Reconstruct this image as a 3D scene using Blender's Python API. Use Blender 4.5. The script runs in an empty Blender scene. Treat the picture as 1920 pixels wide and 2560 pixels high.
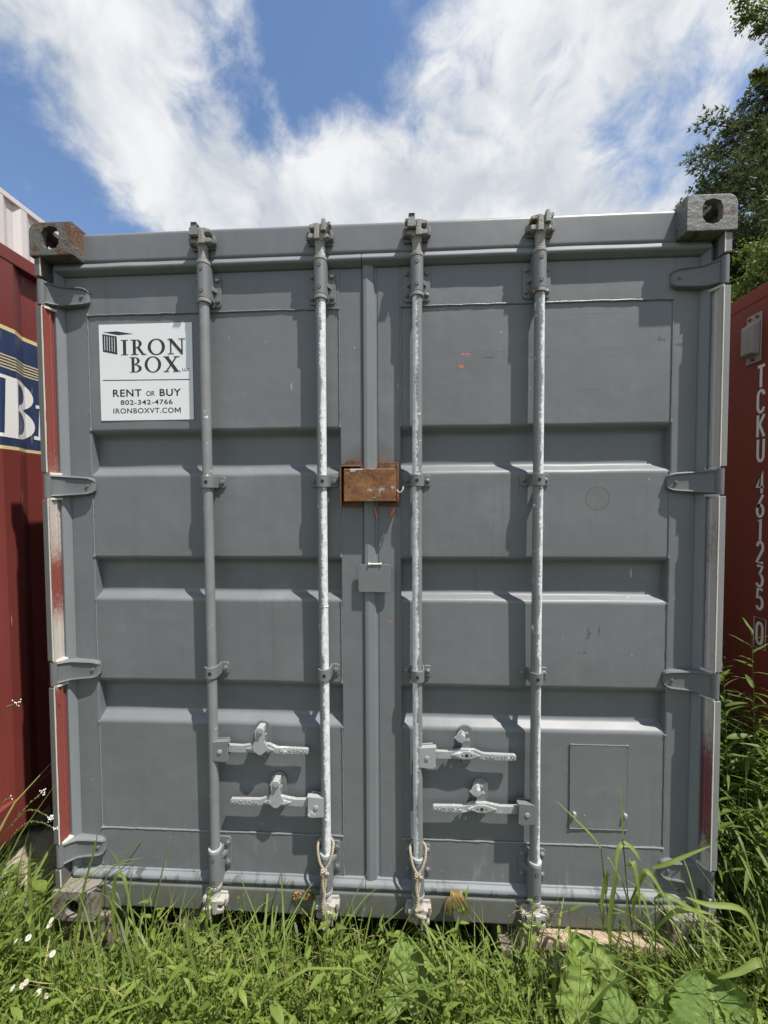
import bpy, bmesh, math, random
from mathutils import Vector, Matrix, noise as mnoise

scene = bpy.context.scene
COL = scene.collection
rad = math.radians

# ------------------------------------------------------------------ camera
CAM = Vector((0.11906, -1.35046, 1.59466))
YAW, PITCH, ROLL = 0.04938, -0.03292, -0.00491
fw = Vector((-math.sin(YAW) * math.cos(PITCH), math.cos(YAW) * math.cos(PITCH), math.sin(PITCH)))
rt = Vector((math.cos(YAW), math.sin(YAW), 0))
up = rt.cross(fw)
r2 = math.cos(ROLL) * rt + math.sin(ROLL) * up
u2 = -math.sin(ROLL) * rt + math.cos(ROLL) * up
cd = bpy.data.cameras.new('camera')
cd.sensor_fit = 'VERTICAL'
cd.sensor_height = 36.0
cd.lens = 965.0 / 2560.0 * 36.0
cd.clip_start = 0.05
cd.clip_end = 3000
cam = bpy.data.objects.new('camera', cd)
cam.matrix_world = Matrix(((r2.x, u2.x, -fw.x, CAM.x), (r2.y, u2.y, -fw.y, CAM.y),
                           (r2.z, u2.z, -fw.z, CAM.z), (0, 0, 0, 1)))
COL.objects.link(cam)
scene.camera = cam

# ------------------------------------------------------------------ light
LIGHT = Vector((-1.47, 1.0, -3.77)).normalized()      # direction the sunlight travels
sl = bpy.data.lights.new('sun', 'SUN')
sl.energy = 5.0
sl.angle = rad(0.53)
sl.color = (1.0, 0.955, 0.89)
so = bpy.data.objects.new('sun', sl)
so.rotation_euler = LIGHT.to_track_quat('-Z', 'Y').to_euler()
so.location = (4, -4, 9)
COL.objects.link(so)

vs = scene.view_settings
vs.view_transform = 'Standard'
vs.look = 'None'
vs.exposure = 0.45
vs.gamma = 1.0
vs.use_curve_mapping = False


# ------------------------------------------------------------------ node helpers
def node(nt, typ, ins=None, **props):
    n = nt.nodes.new(typ)
    for k, v in props.items():
        setattr(n, k, v)
    for k, v in (ins or {}).items():
        s = n.inputs[k]
        if isinstance(v, bpy.types.NodeSocket):
            nt.links.new(v, s)
        else:
            s.default_value = v
    return n


def M(nt, op, a, b=0.0, c=0.0, clamp=False):
    return node(nt, 'ShaderNodeMath', {0: a, 1: b, 2: c}, operation=op, use_clamp=clamp).outputs[0]


def noise(nt, vec, scale, detail=4.0, rough=0.55, dist=0.0):
    return node(nt, 'ShaderNodeTexNoise', {'Vector': vec, 'Scale': scale, 'Detail': detail,
                                           'Roughness': rough, 'Distortion': dist}).outputs[0]


def sstep(nt, v, lo, hi):
    return node(nt, 'ShaderNodeMapRange', {'Value': v, 'From Min': lo, 'From Max': hi, 'To Min': 0.0, 'To Max': 1.0},
                interpolation_type='SMOOTHSTEP').outputs[0]


def mixc(nt, f, a, b, blend='MIX'):
    n = node(nt, 'ShaderNodeMix', None, data_type='RGBA', blend_type=blend)
    for i, v in ((0, f), (6, a), (7, b)):
        s = n.inputs[i]
        if isinstance(v, bpy.types.NodeSocket):
            nt.links.new(v, s)
        else:
            s.default_value = v if i == 0 else (tuple(v) + (1.0,) if len(v) == 3 else v)
    return n.outputs[2]


def scalevec(nt, vec, s):
    return node(nt, 'ShaderNodeVectorMath', {0: vec, 1: s}, operation='MULTIPLY').outputs[0]


def new_mat(name):
    m = bpy.data.materials.new(name)
    m.use_nodes = True
    nt = m.node_tree
    b = nt.nodes['Principled BSDF']
    return m, nt, b


def setb(nt, b, **kw):
    for k, v in kw.items():
        s = b.inputs[k.replace('_', ' ')]
        if isinstance(v, bpy.types.NodeSocket):
            nt.links.new(v, s)
        else:
            s.default_value = v if not (isinstance(v, tuple) and len(v) == 3) else v + (1.0,)


def bump(nt, h, strength=0.3, dist=0.002, normal=None):
    ins = {'Height': h, 'Strength': strength, 'Distance': dist}
    if normal is not None:
        ins['Normal'] = normal
    return node(nt, 'ShaderNodeBump', ins).outputs[0]


def pos(nt):
    return node(nt, 'ShaderNodeNewGeometry').outputs['Position']


def xyz(nt, v):
    s = node(nt, 'ShaderNodeSeparateXYZ', {0: v})
    return s.outputs[0], s.outputs[1], s.outputs[2]


# ------------------------------------------------------------------ world: Nishita sky + broken cloud
world = bpy.data.worlds.new('World')
scene.world = world
world.use_nodes = True
wt = world.node_tree
wt.nodes.clear()
sky = node(wt, 'ShaderNodeTexSky', None, sky_type='NISHITA', sun_disc=False,
           sun_elevation=rad(64.7), sun_rotation=math.atan2(1.47, -1.0), altitude=300.0,
           air_density=1.0, dust_density=0.1, ozone_density=3.0)
tc = node(wt, 'ShaderNodeTexCoord')
dx, dy, dz = xyz(wt, tc.outputs['Generated'])
zz = M(wt, 'ADD', M(wt, 'MAXIMUM', dz, 0.0), 0.06)
cu = M(wt, 'DIVIDE', dx, zz)
cv = M(wt, 'DIVIDE', dy, zz)
cvec = node(wt, 'ShaderNodeCombineXYZ', {0: cu, 1: cv, 2: 0.0}).outputs[0]


def gap(u0, v0, su, sv, ang=0.0):
    ca, sa = math.cos(ang), math.sin(ang)
    a = M(wt, 'SUBTRACT', cu, u0)
    b = M(wt, 'SUBTRACT', cv, v0)
    p = M(wt, 'DIVIDE', M(wt, 'ADD', M(wt, 'MULTIPLY', a, ca), M(wt, 'MULTIPLY', b, sa)), su)
    q = M(wt, 'DIVIDE', M(wt, 'SUBTRACT', M(wt, 'MULTIPLY', b, ca), M(wt, 'MULTIPLY', a, sa)), sv)
    d = M(wt, 'ADD', M(wt, 'MULTIPLY', p, p), M(wt, 'MULTIPLY', q, q))
    return M(wt, 'EXPONENT', M(wt, 'MULTIPLY', d, -1.0))


dvec = scalevec(wt, tc.outputs['Generated'], (1.0, 1.0, 1.15))
n1 = noise(wt, dvec, 2.7, 8.0, 0.60, 0.30)
n2 = noise(wt, dvec, 10.0, 6.0, 0.62, 0.5)
n3 = noise(wt, dvec, 5.0, 4.0, 0.55, 0.3)
cov = M(wt, 'ADD', M(wt, 'MULTIPLY', M(wt, 'SUBTRACT', n1, 0.5), 2.3), M(wt, 'MULTIPLY', M(wt, 'SUBTRACT', n2, 0.5), 0.95))
cov = M(wt, 'ADD', cov, 0.30)
# openings of blue between the cloud banks
for g in ((-0.17, 0.76, 0.17, 0.28, 0.20, 0.72), (-1.08, 1.15, 0.28, 0.38, 0.0, 0.70), (0.50, 1.0, 0.24, 0.09, 0.6, 0.30),
          (-1.3, 0.85, 0.2, 0.2, 0.0, 0.25), (1.7, -0.9, 0.5, 0.4, 0.3, 0.5), (-0.8, -1.3, 0.6, 0.4, -0.3, 0.5),
          (0.1, -0.2, 0.4, 0.25, 0.3, 0.5)):
    cov = M(wt, 'SUBTRACT', cov, M(wt, 'MULTIPLY', gap(*g[:5]), g[5]))
# the thick banks left and right of the opening
for g in ((-0.62, 0.95, 0.18, 0.5, 0.1, 0.42), (0.45, 0.62, 0.40, 0.22, 0.0, 0.40), (0.1, 1.6, 0.8, 0.45, 0.0, 0.35)):
    cov = M(wt, 'ADD', cov, M(wt, 'MULTIPLY', gap(*g[:5]), g[5]))
cmask = sstep(wt, cov, -0.16, 0.42)
puff = M(wt, 'ADD', M(wt, 'MULTIPLY', n3, 0.75), M(wt, 'MULTIPLY', n2, 0.45))
ccol = mixc(wt, sstep(wt, puff, 0.44, 0.74), (0.445, 0.48, 0.52), (0.66, 0.67, 0.68))
bg1 = node(wt, 'ShaderNodeBackground', {'Color': sky.outputs[0], 'Strength': 0.135})
bg2 = node(wt, 'ShaderNodeBackground', {'Color': ccol, 'Strength': 1.0})
wmix = node(wt, 'ShaderNodeMixShader', {0: cmask, 1: bg1.outputs[0], 2: bg2.outputs[0]})
node(wt, 'ShaderNodeOutputWorld', {'Surface': wmix.outputs[0]})


# ------------------------------------------------------------------ mesh helpers
def merge(bm, tmp):
    me = bpy.data.meshes.new('tmp')
    tmp.to_mesh(me)
    tmp.free()
    bm.from_mesh(me)
    bpy.data.meshes.remove(me)


def add_box(bm, x0, x1, y0, y1, z0, z1, bevel=0.0, seg=2):
    t = bmesh.new()
    bmesh.ops.create_cube(t, size=1.0)
    for v in t.verts:
        v.co = Vector(((x0 + x1) / 2 + v.co.x * (x1 - x0), (y0 + y1) / 2 + v.co.y * (y1 - y0),
                       (z0 + z1) / 2 + v.co.z * (z1 - z0)))
    if bevel > 0:
        bmesh.ops.bevel(t, geom=list(t.edges), offset=bevel, segments=seg, profile=0.5, affect='EDGES')
    merge(bm, t)


def add_prism(bm, pts, axis, a, b, bevel=0.0, seg=1, taper=None):
    """extrude the 2-D outline pts along an axis from a to b (x: (y,z), y: (x,z), z: (x,y))"""
    f = {'x': lambda p, t: (t, p[0], p[1]), 'y': lambda p, t: (p[0], t, p[1]), 'z': lambda p, t: (p[0], p[1], t)}[axis]
    t = bmesh.new()
    A = [t.verts.new(f(p, a)) for p in pts]
    B = [t.verts.new(f(p, b)) for p in pts]
    n = len(pts)
    t.faces.new(A)
    t.faces.new(B[::-1])
    for i in range(n):
        t.faces.new((A[i], B[i], B[(i + 1) % n], A[(i + 1) % n]))
    bmesh.ops.recalc_face_normals(t, faces=t.faces)
    if bevel > 0:
        bmesh.ops.bevel(t, geom=[e for e in t.edges if e.calc_face_angle(0) > 0.5], offset=bevel, segments=seg,
                        profile=0.5, affect='EDGES')
    merge(bm, t)


def add_tube(bm, pts, r, n=8, caps=True):
    pts = [Vector(p) for p in pts]
    rr = r if isinstance(r, (list, tuple)) else [r] * len(pts)
    rings = []
    d0 = (pts[1] - pts[0]).normalized()
    ref = Vector((0, 0, 1)) if abs(d0.z) < 0.9 else Vector((0, -1, 0))
    u = d0.cross(ref).normalized()
    for i, p in enumerate(pts):
        d = (pts[min(i + 1, len(pts) - 1)] - pts[max(i - 1, 0)]).normalized()
        u = (u - d * u.dot(d)).normalized()
        w = d.cross(u)
        rings.append([bm.verts.new(p + (u * math.cos(k * 2 * math.pi / n) + w * math.sin(k * 2 * math.pi / n)) * rr[i])
                      for k in range(n)])
    for a, b in zip(rings, rings[1:]):
        for k in range(n):
            bm.faces.new((a[k], a[(k + 1) % n], b[(k + 1) % n], b[k]))
    if caps:
        bm.faces.new(rings[0][::-1])
        bm.faces.new(rings[-1])


def add_dome(bm, c, r, h, n=10, k=4):
    """round bolt head facing -y"""
    c = Vector(c)
    rings = []
    for i in range(k):
        a = i / k * math.pi / 2
        rings.append([bm.verts.new(c + Vector((math.cos(t * 2 * math.pi / n) * r * math.cos(a), -h * math.sin(a),
                                               math.sin(t * 2 * math.pi / n) * r * math.cos(a)))) for t in range(n)])
    tip = bm.verts.new(c + Vector((0, -h, 0)))
    for a, b in zip(rings, rings[1:]):
        for t in range(n):
            bm.faces.new((a[t], a[(t + 1) % n], b[(t + 1) % n], b[t]))
    for t in range(n):
        bm.faces.new((rings[-1][t], rings[-1][(t + 1) % n], tip))


def add_strip(bm, prof, axis, a, b, n=1):
    """open profile swept along an axis (sheet)"""
    f = {'x': lambda p, t: (t, p[0], p[1]), 'y': lambda p, t: (p[0], t, p[1]), 'z': lambda p, t: (p[0], p[1], t)}[axis]
    rows = [[bm.verts.new(f(p, a + (b - a) * i / n)) for p in prof] for i in range(n + 1)]
    for r0, r1 in zip(rows, rows[1:]):
        for i in range(len(prof) - 1):
            bm.faces.new((r0[i], r1[i], r1[i + 1], r0[i + 1]))


def rrect(x0, x1, z0, z1, r, n=4):
    out = []
    for cx, cz, a0 in ((x1 - r, z1 - r, 0), (x0 + r, z1 - r, 90), (x0 + r, z0 + r, 180), (x1 - r, z0 + r, 270)):
        for i in range(n + 1):
            a = rad(a0 + 90 * i / n)
            out.append((cx + r * math.cos(a), cz + r * math.sin(a)))
    return out


def fillet(pts, r, n=4):
    """round the inner corners of an open polyline"""
    out = [pts[0]]
    for a, b, c in zip(pts, pts[1:], pts[2:]):
        a, b, c = Vector(a), Vector(b), Vector(c)
        d1, d2 = (a - b), (c - b)
        k = min(r, d1.length * 0.45, d2.length * 0.45)
        p1, p2 = b + d1.normalized() * k, b + d2.normalized() * k
        for i in range(n + 1):
            t = i / n
            q = p1 * (1 - t) ** 2 + b * 2 * t * (1 - t) + p2 * t ** 2
            out.append((q.x, q.y))
    out.append(pts[-1])
    return out


def finish(bm, name, mat, parent=None, angle=38.0, recalc=True, loc=None):
    if recalc:
        bmesh.ops.recalc_face_normals(bm, faces=bm.faces)
    for f in bm.faces:
        f.smooth = True
    lim = rad(angle)
    for e in bm.edges:
        if len(e.link_faces) == 2 and e.calc_face_angle(0) > lim:
            e.smooth = False
    me = bpy.data.meshes.new(name)
    if loc is not None:
        bmesh.ops.translate(bm, verts=bm.verts, vec=-Vector(loc))
    bm.to_mesh(me)
    bm.free()
    o = mesh_obj(me, name, mat, parent, loc)
    if mat is not None and len(me.polygons) < 6000:
        flat_normals(o)
    return o


def flat_normals(o):
    """keep large faces flat next to narrow bevels"""
    m = o.modifiers.new('weighted_normal', 'WEIGHTED_NORMAL')
    m.mode = 'FACE_AREA'
    m.weight = 60
    m.keep_sharp = True


def mesh_obj(me, name, mat, parent=None, loc=None):
    if mat is not None and not me.materials:
        me.materials.append(mat)
    o = bpy.data.objects.new(name, me)
    COL.objects.link(o)
    if loc is not None:
        o.location = loc
    if parent is not None:
        o.parent = parent
    return o


def tag(o, label, cat, group=None, kind=None):
    if kind:
        o['kind'] = kind
    if label:
        o['label'] = label
    if cat:
        o['category'] = cat
    if group:
        o['group'] = group
    return o


def empty(name, label, cat, loc=(0, 0, 0), group=None):
    o = bpy.data.objects.new(name, None)
    o.empty_display_size = 0.1
    COL.objects.link(o)
    o.location = loc
    return tag(o, label, cat, group)


def cut(o, cutters):
    """boolean difference, applied"""
    o.modifiers.clear()
    for c in cutters:
        m = o.modifiers.new('cut', 'BOOLEAN')
        m.operation = 'DIFFERENCE'
        m.solver = 'EXACT'
        m.object = c
    dg = bpy.context.evaluated_depsgraph_get()
    me = bpy.data.meshes.new_from_object(o.evaluated_get(dg))
    o.modifiers.clear()
    o.data = me
    for c in cutters:
        d = c.data
        bpy.data.objects.remove(c)
        bpy.data.meshes.remove(d)


def fresh(fn, *a, **k):
    bm = bmesh.new()
    fn(bm, *a, **k)
    return bm


# ------------------------------------------------------------------ materials
def paint(name, base, rough=0.45, var=0.10, flecks=0.0, fleck_col=(0.62, 0.63, 0.62), bumpd=0.0006, dirt=None,
          chips=None, streak=0.05, dent=0.0):
    m, nt, b = new_mat(name)
    p = pos(nt)
    big = noise(nt, p, 2.3, 5.0, 0.6)
    fine = noise(nt, p, 38.0, 4.0, 0.6)
    st = noise(nt, scalevec(nt, p, (26.0, 26.0, 0.7)), 1.0, 4.0, 0.6)
    f = M(nt, 'ADD', M(nt, 'MULTIPLY', M(nt, 'SUBTRACT', big, 0.5), var * 2.4),
          M(nt, 'ADD', M(nt, 'MULTIPLY', M(nt, 'SUBTRACT', st, 0.5), streak * 2.0),
            M(nt, 'MULTIPLY', M(nt, 'SUBTRACT', fine, 0.5), var * 0.7)))
    f = M(nt, 'ADD', f, 1.0)
    col = node(nt, 'ShaderNodeVectorMath', {0: base, 'Scale': f}, operation='SCALE').outputs[0]
    rgh = M(nt, 'ADD', rough, M(nt, 'MULTIPLY', M(nt, 'SUBTRACT', big, 0.5), 0.25))
    if dirt:
        z0, z1, dc = dirt
        _, _, z = xyz(nt, p)
        dm = M(nt, 'MULTIPLY', sstep(nt, M(nt, 'ADD', z, M(nt, 'MULTIPLY', M(nt, 'SUBTRACT', st, 0.5), 0.35)), z1, z0),
               sstep(nt, noise(nt, p, 9.0, 6.0, 0.65), 0.32, 0.66))
        col = mixc(nt, M(nt, 'MULTIPLY', dm, 0.75), col, dc)
    if chips:
        cc, lo = chips
        cm = sstep(nt, noise(nt, p, 16.0, 8.0, 0.68), lo, lo + 0.03)
        col = mixc(nt, cm, col, cc)
    if flecks > 0:
        vo = node(nt, 'ShaderNodeTexVoronoi', {'Vector': p, 'Scale': 19.0, 'Randomness': 1.0}, feature='F1')
        sep = node(nt, 'ShaderNodeSeparateColor', {0: vo.outputs['Color']})
        fm = M(nt, 'MULTIPLY', M(nt, 'LESS_THAN', M(nt, 'ADD', vo.outputs['Distance'], M(nt, 'MULTIPLY', fine, 0.05)), 0.066),
               M(nt, 'GREATER_THAN', sep.outputs[0], 1.0 - flecks))
        sc = noise(nt, scalevec(nt, p, (60.0, 60.0, 9.0)), 1.0, 2.0, 0.5)
        sm = M(nt, 'MULTIPLY', M(nt, 'GREATER_THAN', sc, 0.775), M(nt, 'GREATER_THAN', big, 0.52))
        fm = M(nt, 'MAXIMUM', fm, M(nt, 'MULTIPLY', sm, 0.6))
        col = mixc(nt, M(nt, 'MULTIPLY', fm, 0.75), col, fleck_col)
    nrm = bump(nt, noise(nt, p, 210.0, 3.0, 0.6), 0.35, bumpd)
    if dent > 0:
        nrm = bump(nt, noise(nt, p, 3.6, 3.0, 0.5), 0.55, dent, nrm)
    setb(nt, b, Base_Color=col, Roughness=rgh, Normal=nrm)
    b.inputs['Specular IOR Level'].default_value = 0.45
    return m, nt, b, col


GREY = (0.152, 0.161, 0.168)
m_grey = paint('grey_paint', GREY, flecks=0.16)[0]
m_sill = paint('sill_paint', (0.150, 0.158, 0.152), 0.6, 0.16, flecks=0.14, dirt=(0.02, 0.24, (0.125, 0.120, 0.085)),
               chips=((0.22, 0.05, 0.04), 0.70))[0]
m_header = paint('header_paint', GREY, 0.42, 0.10, flecks=0.25, fleck_col=(0.06, 0.055, 0.05), dent=0.006,
                 streak=0.10)[0]
m_bracket = paint('bracket_paint', (0.160, 0.168, 0.172), 0.5, 0.16, flecks=0.12, bumpd=0.0016)[0]
m_hinge = paint('hinge_paint', (0.135, 0.142, 0.146), 0.55, 0.2, flecks=0.12, bumpd=0.0016)[0]
m_gasket = paint('gasket_rubber', (0.170, 0.186, 0.196), 0.68, 0.16, flecks=0.06, streak=0.12)[0]
m_gasket_low = paint('bottom_gasket', (0.16, 0.175, 0.185), 0.6, 0.25, flecks=0.08, dirt=(0.108, 0.136, (0.035, 0.036, 0.034)),
                     chips=((0.06, 0.065, 0.065), 0.655))[0]
m_post_r = paint('post_paint_pale', (0.21, 0.215, 0.215), 0.6, 0.18, flecks=0.25, fleck_col=(0.1, 0.07, 0.06))[0]
m_post = paint('post_paint', (0.105, 0.102, 0.097), 0.55, 0.18, flecks=0.22, chips=((0.20, 0.07, 0.05), 0.72))[0]
m_weld = paint('weld_bead', (0.185, 0.195, 0.198), 0.4, 0.12, bumpd=0.004)[0]
m_bolt = paint('bolt_head', (0.15, 0.155, 0.155), 0.45, 0.2, chips=((0.16, 0.08, 0.04), 0.62))[0]
m_handle = paint('handle_metal', (0.32, 0.33, 0.328), 0.5, 0.25, flecks=0.3, bumpd=0.003,
                 chips=((0.55, 0.56, 0.55), 0.575))[0]
m_cam = paint('cam_casting', (0.27, 0.26, 0.235), 0.6, 0.3, bumpd=0.005, chips=((0.20, 0.10, 0.055), 0.60))[0]
m_camlow = paint('weathered_cam_casting', (0.36, 0.35, 0.32), 0.7, 0.3, bumpd=0.006, chips=((0.30, 0.16, 0.10), 0.60))[0]
m_keeper = paint('keeper_paint', (0.15, 0.155, 0.155), 0.6, 0.3, bumpd=0.005, chips=((0.20, 0.10, 0.06), 0.64))[0]
m_maroon = paint('maroon_paint', (0.165, 0.036, 0.030), 0.42, 0.10, flecks=0.12, fleck_col=(0.35, 0.22, 0.18), streak=0.14)[0]
m_red2 = paint('rust_red_paint', (0.225, 0.052, 0.034), 0.7, 0.12, flecks=0.12, fleck_col=(0.08, 0.02, 0.02), streak=0.12)[0]
m_cream = paint('cream_paint', (0.56, 0.535, 0.515), 0.5, 0.06, flecks=0.1, fleck_col=(0.35, 0.28, 0.22), streak=0.10)[0]
m_red2.node_tree.nodes['Principled BSDF'].inputs['Specular IOR Level'].default_value = 0.2
m_vent = paint('vent_plastic', (0.30, 0.27, 0.24), 0.6, 0.12)[0]
m_dark = paint('dark_hole', (0.02, 0.02, 0.02), 0.8, 0.1)[0]


def m_door_():
    m, nt, b, col = paint('door_paint', GREY, 0.48, 0.09, flecks=0.15, dent=0.011, streak=0.07)
    p = pos(nt)
    x, y, z = xyz(nt, p)
    jit = noise(nt, p, 55.0, 4.0, 0.7)
    jl = noise(nt, p, 9.0, 5.0, 0.7)

    def dist2(cx, cz, sx=1.0, sz=1.0):
        a = M(nt, 'DIVIDE', M(nt, 'SUBTRACT', x, cx), sx)
        c = M(nt, 'DIVIDE', M(nt, 'SUBTRACT', z, cz), sz)
        return M(nt, 'SQRT', M(nt, 'ADD', M(nt, 'MULTIPLY', a, a), M(nt, 'MULTIPLY', c, c)))

    # rust halo burnt into the paint round the welded lock box
    d = dist2(0.0, 1.65, 0.135, 0.112)
    rust = sstep(nt, M(nt, 'ADD', d, M(nt, 'MULTIPLY', M(nt, 'SUBTRACT', jl, 0.5), 0.7)), 1.02, 0.72)
    rc = mixc(nt, sstep(nt, jit, 0.35, 0.65), (0.16, 0.055, 0.025), (0.26, 0.10, 0.04))
    col = mixc(nt, M(nt, 'MULTIPLY', rust, 0.85), col, rc)
    d = dist2(0.0, 1.69, 0.13, 0.135)
    sm = sstep(nt, M(nt, 'ADD', d, M(nt, 'MULTIPLY', M(nt, 'SUBTRACT', jl, 0.5), 0.35)), 1.1, 0.55)
    col = mixc(nt, M(nt, 'MULTIPLY', sm, 0.55), col, (0.10, 0.075, 0.05))
    # ring stain
    d = dist2(0.817, 1.594)
    ring = M(nt, 'LESS_THAN', M(nt, 'ABSOLUTE', M(nt, 'SUBTRACT', M(nt, 'ADD', d, M(nt, 'MULTIPLY', jit, 0.003)), 0.0425)), 0.0020)
    ring = M(nt, 'MULTIPLY', ring, sstep(nt, jl, 0.22, 0.45))
    col = mixc(nt, M(nt, 'MULTIPLY', ring, 0.6), col, (0.10, 0.085, 0.06))
    # orange primer chips and black scrapes
    for cx, cz, sx, sz in ((0.331, 2.073, 0.011, 0.007), (0.338, 2.117, 0.010, 0.004), (0.355, 2.117, 0.007, 0.004),
                           (0.07, 1.14, 0.004, 0.006)):
        d = M(nt, 'ADD', dist2(cx, cz, sx, sz), M(nt, 'MULTIPLY', M(nt, 'SUBTRACT', jit, 0.5), 2.2))
        col = mixc(nt, M(nt, 'LESS_THAN', d, 0.8), col, (0.62, 0.15, 0.09))
    for cx, cz, sx, sz in ((0.321, 2.068, 0.006, 0.006), (1.03, 2.155, 0.02, 0.02), (1.09, 2.13, 0.022, 0.010),
                           (0.79, 1.10, 0.012, 0.030), (0.775, 1.03, 0.03, 0.008), (0.83, 1.12, 0.006, 0.03),
                           (0.60, 2.10, 0.05, 0.004), (0.42, 2.103, 0.05, 0.003)):
        d = M(nt, 'ADD', dist2(cx, cz, sx, sz), M(nt, 'MULTIPLY', M(nt, 'SUBTRACT', jit, 0.5), 4.0))
        col = mixc(nt, M(nt, 'MULTIPLY', M(nt, 'LESS_THAN', d, 0.45), 0.7), col, (0.06, 0.062, 0.065))

    # faint cut lines left by old decals
    def rect(x0, x1, z0, z1, w=0.0009):
        dx_ = M(nt, 'SUBTRACT', M(nt, 'ABSOLUTE', M(nt, 'SUBTRACT', x, (x0 + x1) / 2)), (x1 - x0) / 2)
        dz_ = M(nt, 'SUBTRACT', M(nt, 'ABSOLUTE', M(nt, 'SUBTRACT', z, (z0 + z1) / 2)), (z1 - z0) / 2)
        return M(nt, 'LESS_THAN', M(nt, 'ABSOLUTE', M(nt, 'MAXIMUM', dx_, dz_)), w)
    for r in ((0.288, 1.02, 2.124, 2.248), (0.630, 0.895, 1.982, 2.098), (0.25, 0.54, 1.392, 1.662), (0.65, 0.99, 1.392, 1.662)):
        col = mixc(nt, M(nt, 'MULTIPLY', rect(*r), M(nt, 'MULTIPLY', sstep(nt, jl, 0.35, 0.6), 0.55)), col, (0.07, 0.075, 0.08))
    # scuffs near the foot, grime washed down from the ribs
    low = sstep(nt, z, 0.34, 0.16)
    scf = sstep(nt, noise(nt, scalevec(nt, p, (30.0, 30.0, 7.0)), 1.0, 5.0, 0.7), 0.56, 0.70)
    col = mixc(nt, M(nt, 'MULTIPLY', M(nt, 'MULTIPLY', low, scf), 0.38), col, (0.36, 0.36, 0.33))
    run = sstep(nt, noise(nt, scalevec(nt, p, (34.0, 34.0, 1.1)), 1.0, 5.0, 0.65), 0.52, 0.74)
    col = mixc(nt, M(nt, 'MULTIPLY', M(nt, 'MULTIPLY', run, sstep(nt, noise(nt, p, 1.7, 3.0), 0.45, 0.65)), 0.30), col, (0.085, 0.082, 0.072))
    chalk = sstep(nt, noise(nt, p, 5.5, 6.0, 0.68), 0.52, 0.74)
    col = mixc(nt, M(nt, 'MULTIPLY', chalk, 0.22), col, (0.26, 0.27, 0.265))
    setb(nt, b, Base_Color=col)
    return m


m_door = m_door_()


def m_bar_(name, side, thr, grey=(0.185, 0.194, 0.197), amt=1.0):
    """pipe whose grey topcoat has worn off one side to pale primer"""
    m, nt, b = new_mat(name)
    tcn = node(nt, 'ShaderNodeTexCoord').outputs['Object']
    x, y, z = xyz(nt, tcn)
    fine = noise(nt, scalevec(nt, tcn, (1.0, 1.0, 0.6)), 190.0, 5.0, 0.75)
    mid = noise(nt, tcn, 14.0, 4.0, 0.6)
    v = M(nt, 'ADD', M(nt, 'MULTIPLY', x, side / 0.0175 * 0.5),
          M(nt, 'ADD', M(nt, 'MULTIPLY', M(nt, 'SUBTRACT', fine, 0.5), 1.0), M(nt, 'MULTIPLY', M(nt, 'SUBTRACT', mid, 0.5), 0.5)))
    zone = noise(nt, scalevec(nt, tcn, (1.0, 1.0, 3.2)), 1.0, 4.0, 0.6)
    v = M(nt, 'ADD', v, M(nt, 'MULTIPLY', M(nt, 'SUBTRACT', zone, 0.5), 1.1))
    w = M(nt, 'MULTIPLY', sstep(nt, v, thr, thr + 0.10), amt)
    # bare flakes elsewhere
    fl = sstep(nt, M(nt, 'ADD', noise(nt, tcn, 32.0, 6.0, 0.7), M(nt, 'MULTIPLY', mid, 0.3)), 0.80, 0.82)
    w = M(nt, 'MAXIMUM', w, M(nt, 'MULTIPLY', fl, amt))
    g = node(nt, 'ShaderNodeVectorMath', {0: grey, 'Scale': M(nt, 'ADD', 0.78, M(nt, 'MULTIPLY', mid, 0.45))}, operation='SCALE').outputs[0]
    wc = mixc(nt, sstep(nt, noise(nt, tcn, 60.0, 3.0), 0.35, 0.65), (0.50, 0.54, 0.545), (0.70, 0.715, 0.71))
    col = mixc(nt, w, g, wc)
    nr = bump(nt, w, 0.25, 0.0008, bump(nt, fine, 0.3, 0.0012))
    setb(nt, b, Base_Color=col, Roughness=0.5, Normal=nr)
    return m


m_bars = [m_bar_('pipe_paint_plain', -1, 0.60, (0.195, 0.202, 0.204)),
          m_bar_('pipe_paint_worn_a', 1, -0.02), m_bar_('pipe_paint_worn_b', -1, -0.03),
          m_bar_('pipe_paint_worn_c', 1, 0.08)]


def m_rusty(name, paintcol, lo, hi, bumpd=0.006):
    m, nt, b = new_mat(name)
    p = pos(nt)
    a = noise(nt, p, 11.0, 8.0, 0.68)
    f = noise(nt, p, 120.0, 4.0, 0.7)
    rc = mixc(nt, sstep(nt, f, 0.35, 0.65), (0.060, 0.034, 0.022), (0.155, 0.078, 0.040))
    rc = mixc(nt, sstep(nt, noise(nt, p, 34.0, 4.0), 0.5, 0.68), rc, (0.15, 0.105, 0.065))
    k = sstep(nt, a, lo, hi)
    col = mixc(nt, k, paintcol, rc)
    if name.startswith('lock'):
        col = mixc(nt, k, paintcol, mixc(nt, sstep(nt, noise(nt, p, 26.0, 7.0, 0.72), 0.34, 0.68), (0.12, 0.046, 0.020), (0.265, 0.130, 0.050)))
    nr = bump(nt, M(nt, 'ADD', M(nt, 'MULTIPLY', noise(nt, p, 48.0, 6.0, 0.65), 1.0), M(nt, 'MULTIPLY', k, -0.35)), 0.6, bumpd)
    setb(nt, b, Base_Color=col, Roughness=M(nt, 'ADD', 0.55, M(nt, 'MULTIPLY', k, 0.3)), Normal=nr)
    return m


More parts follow.
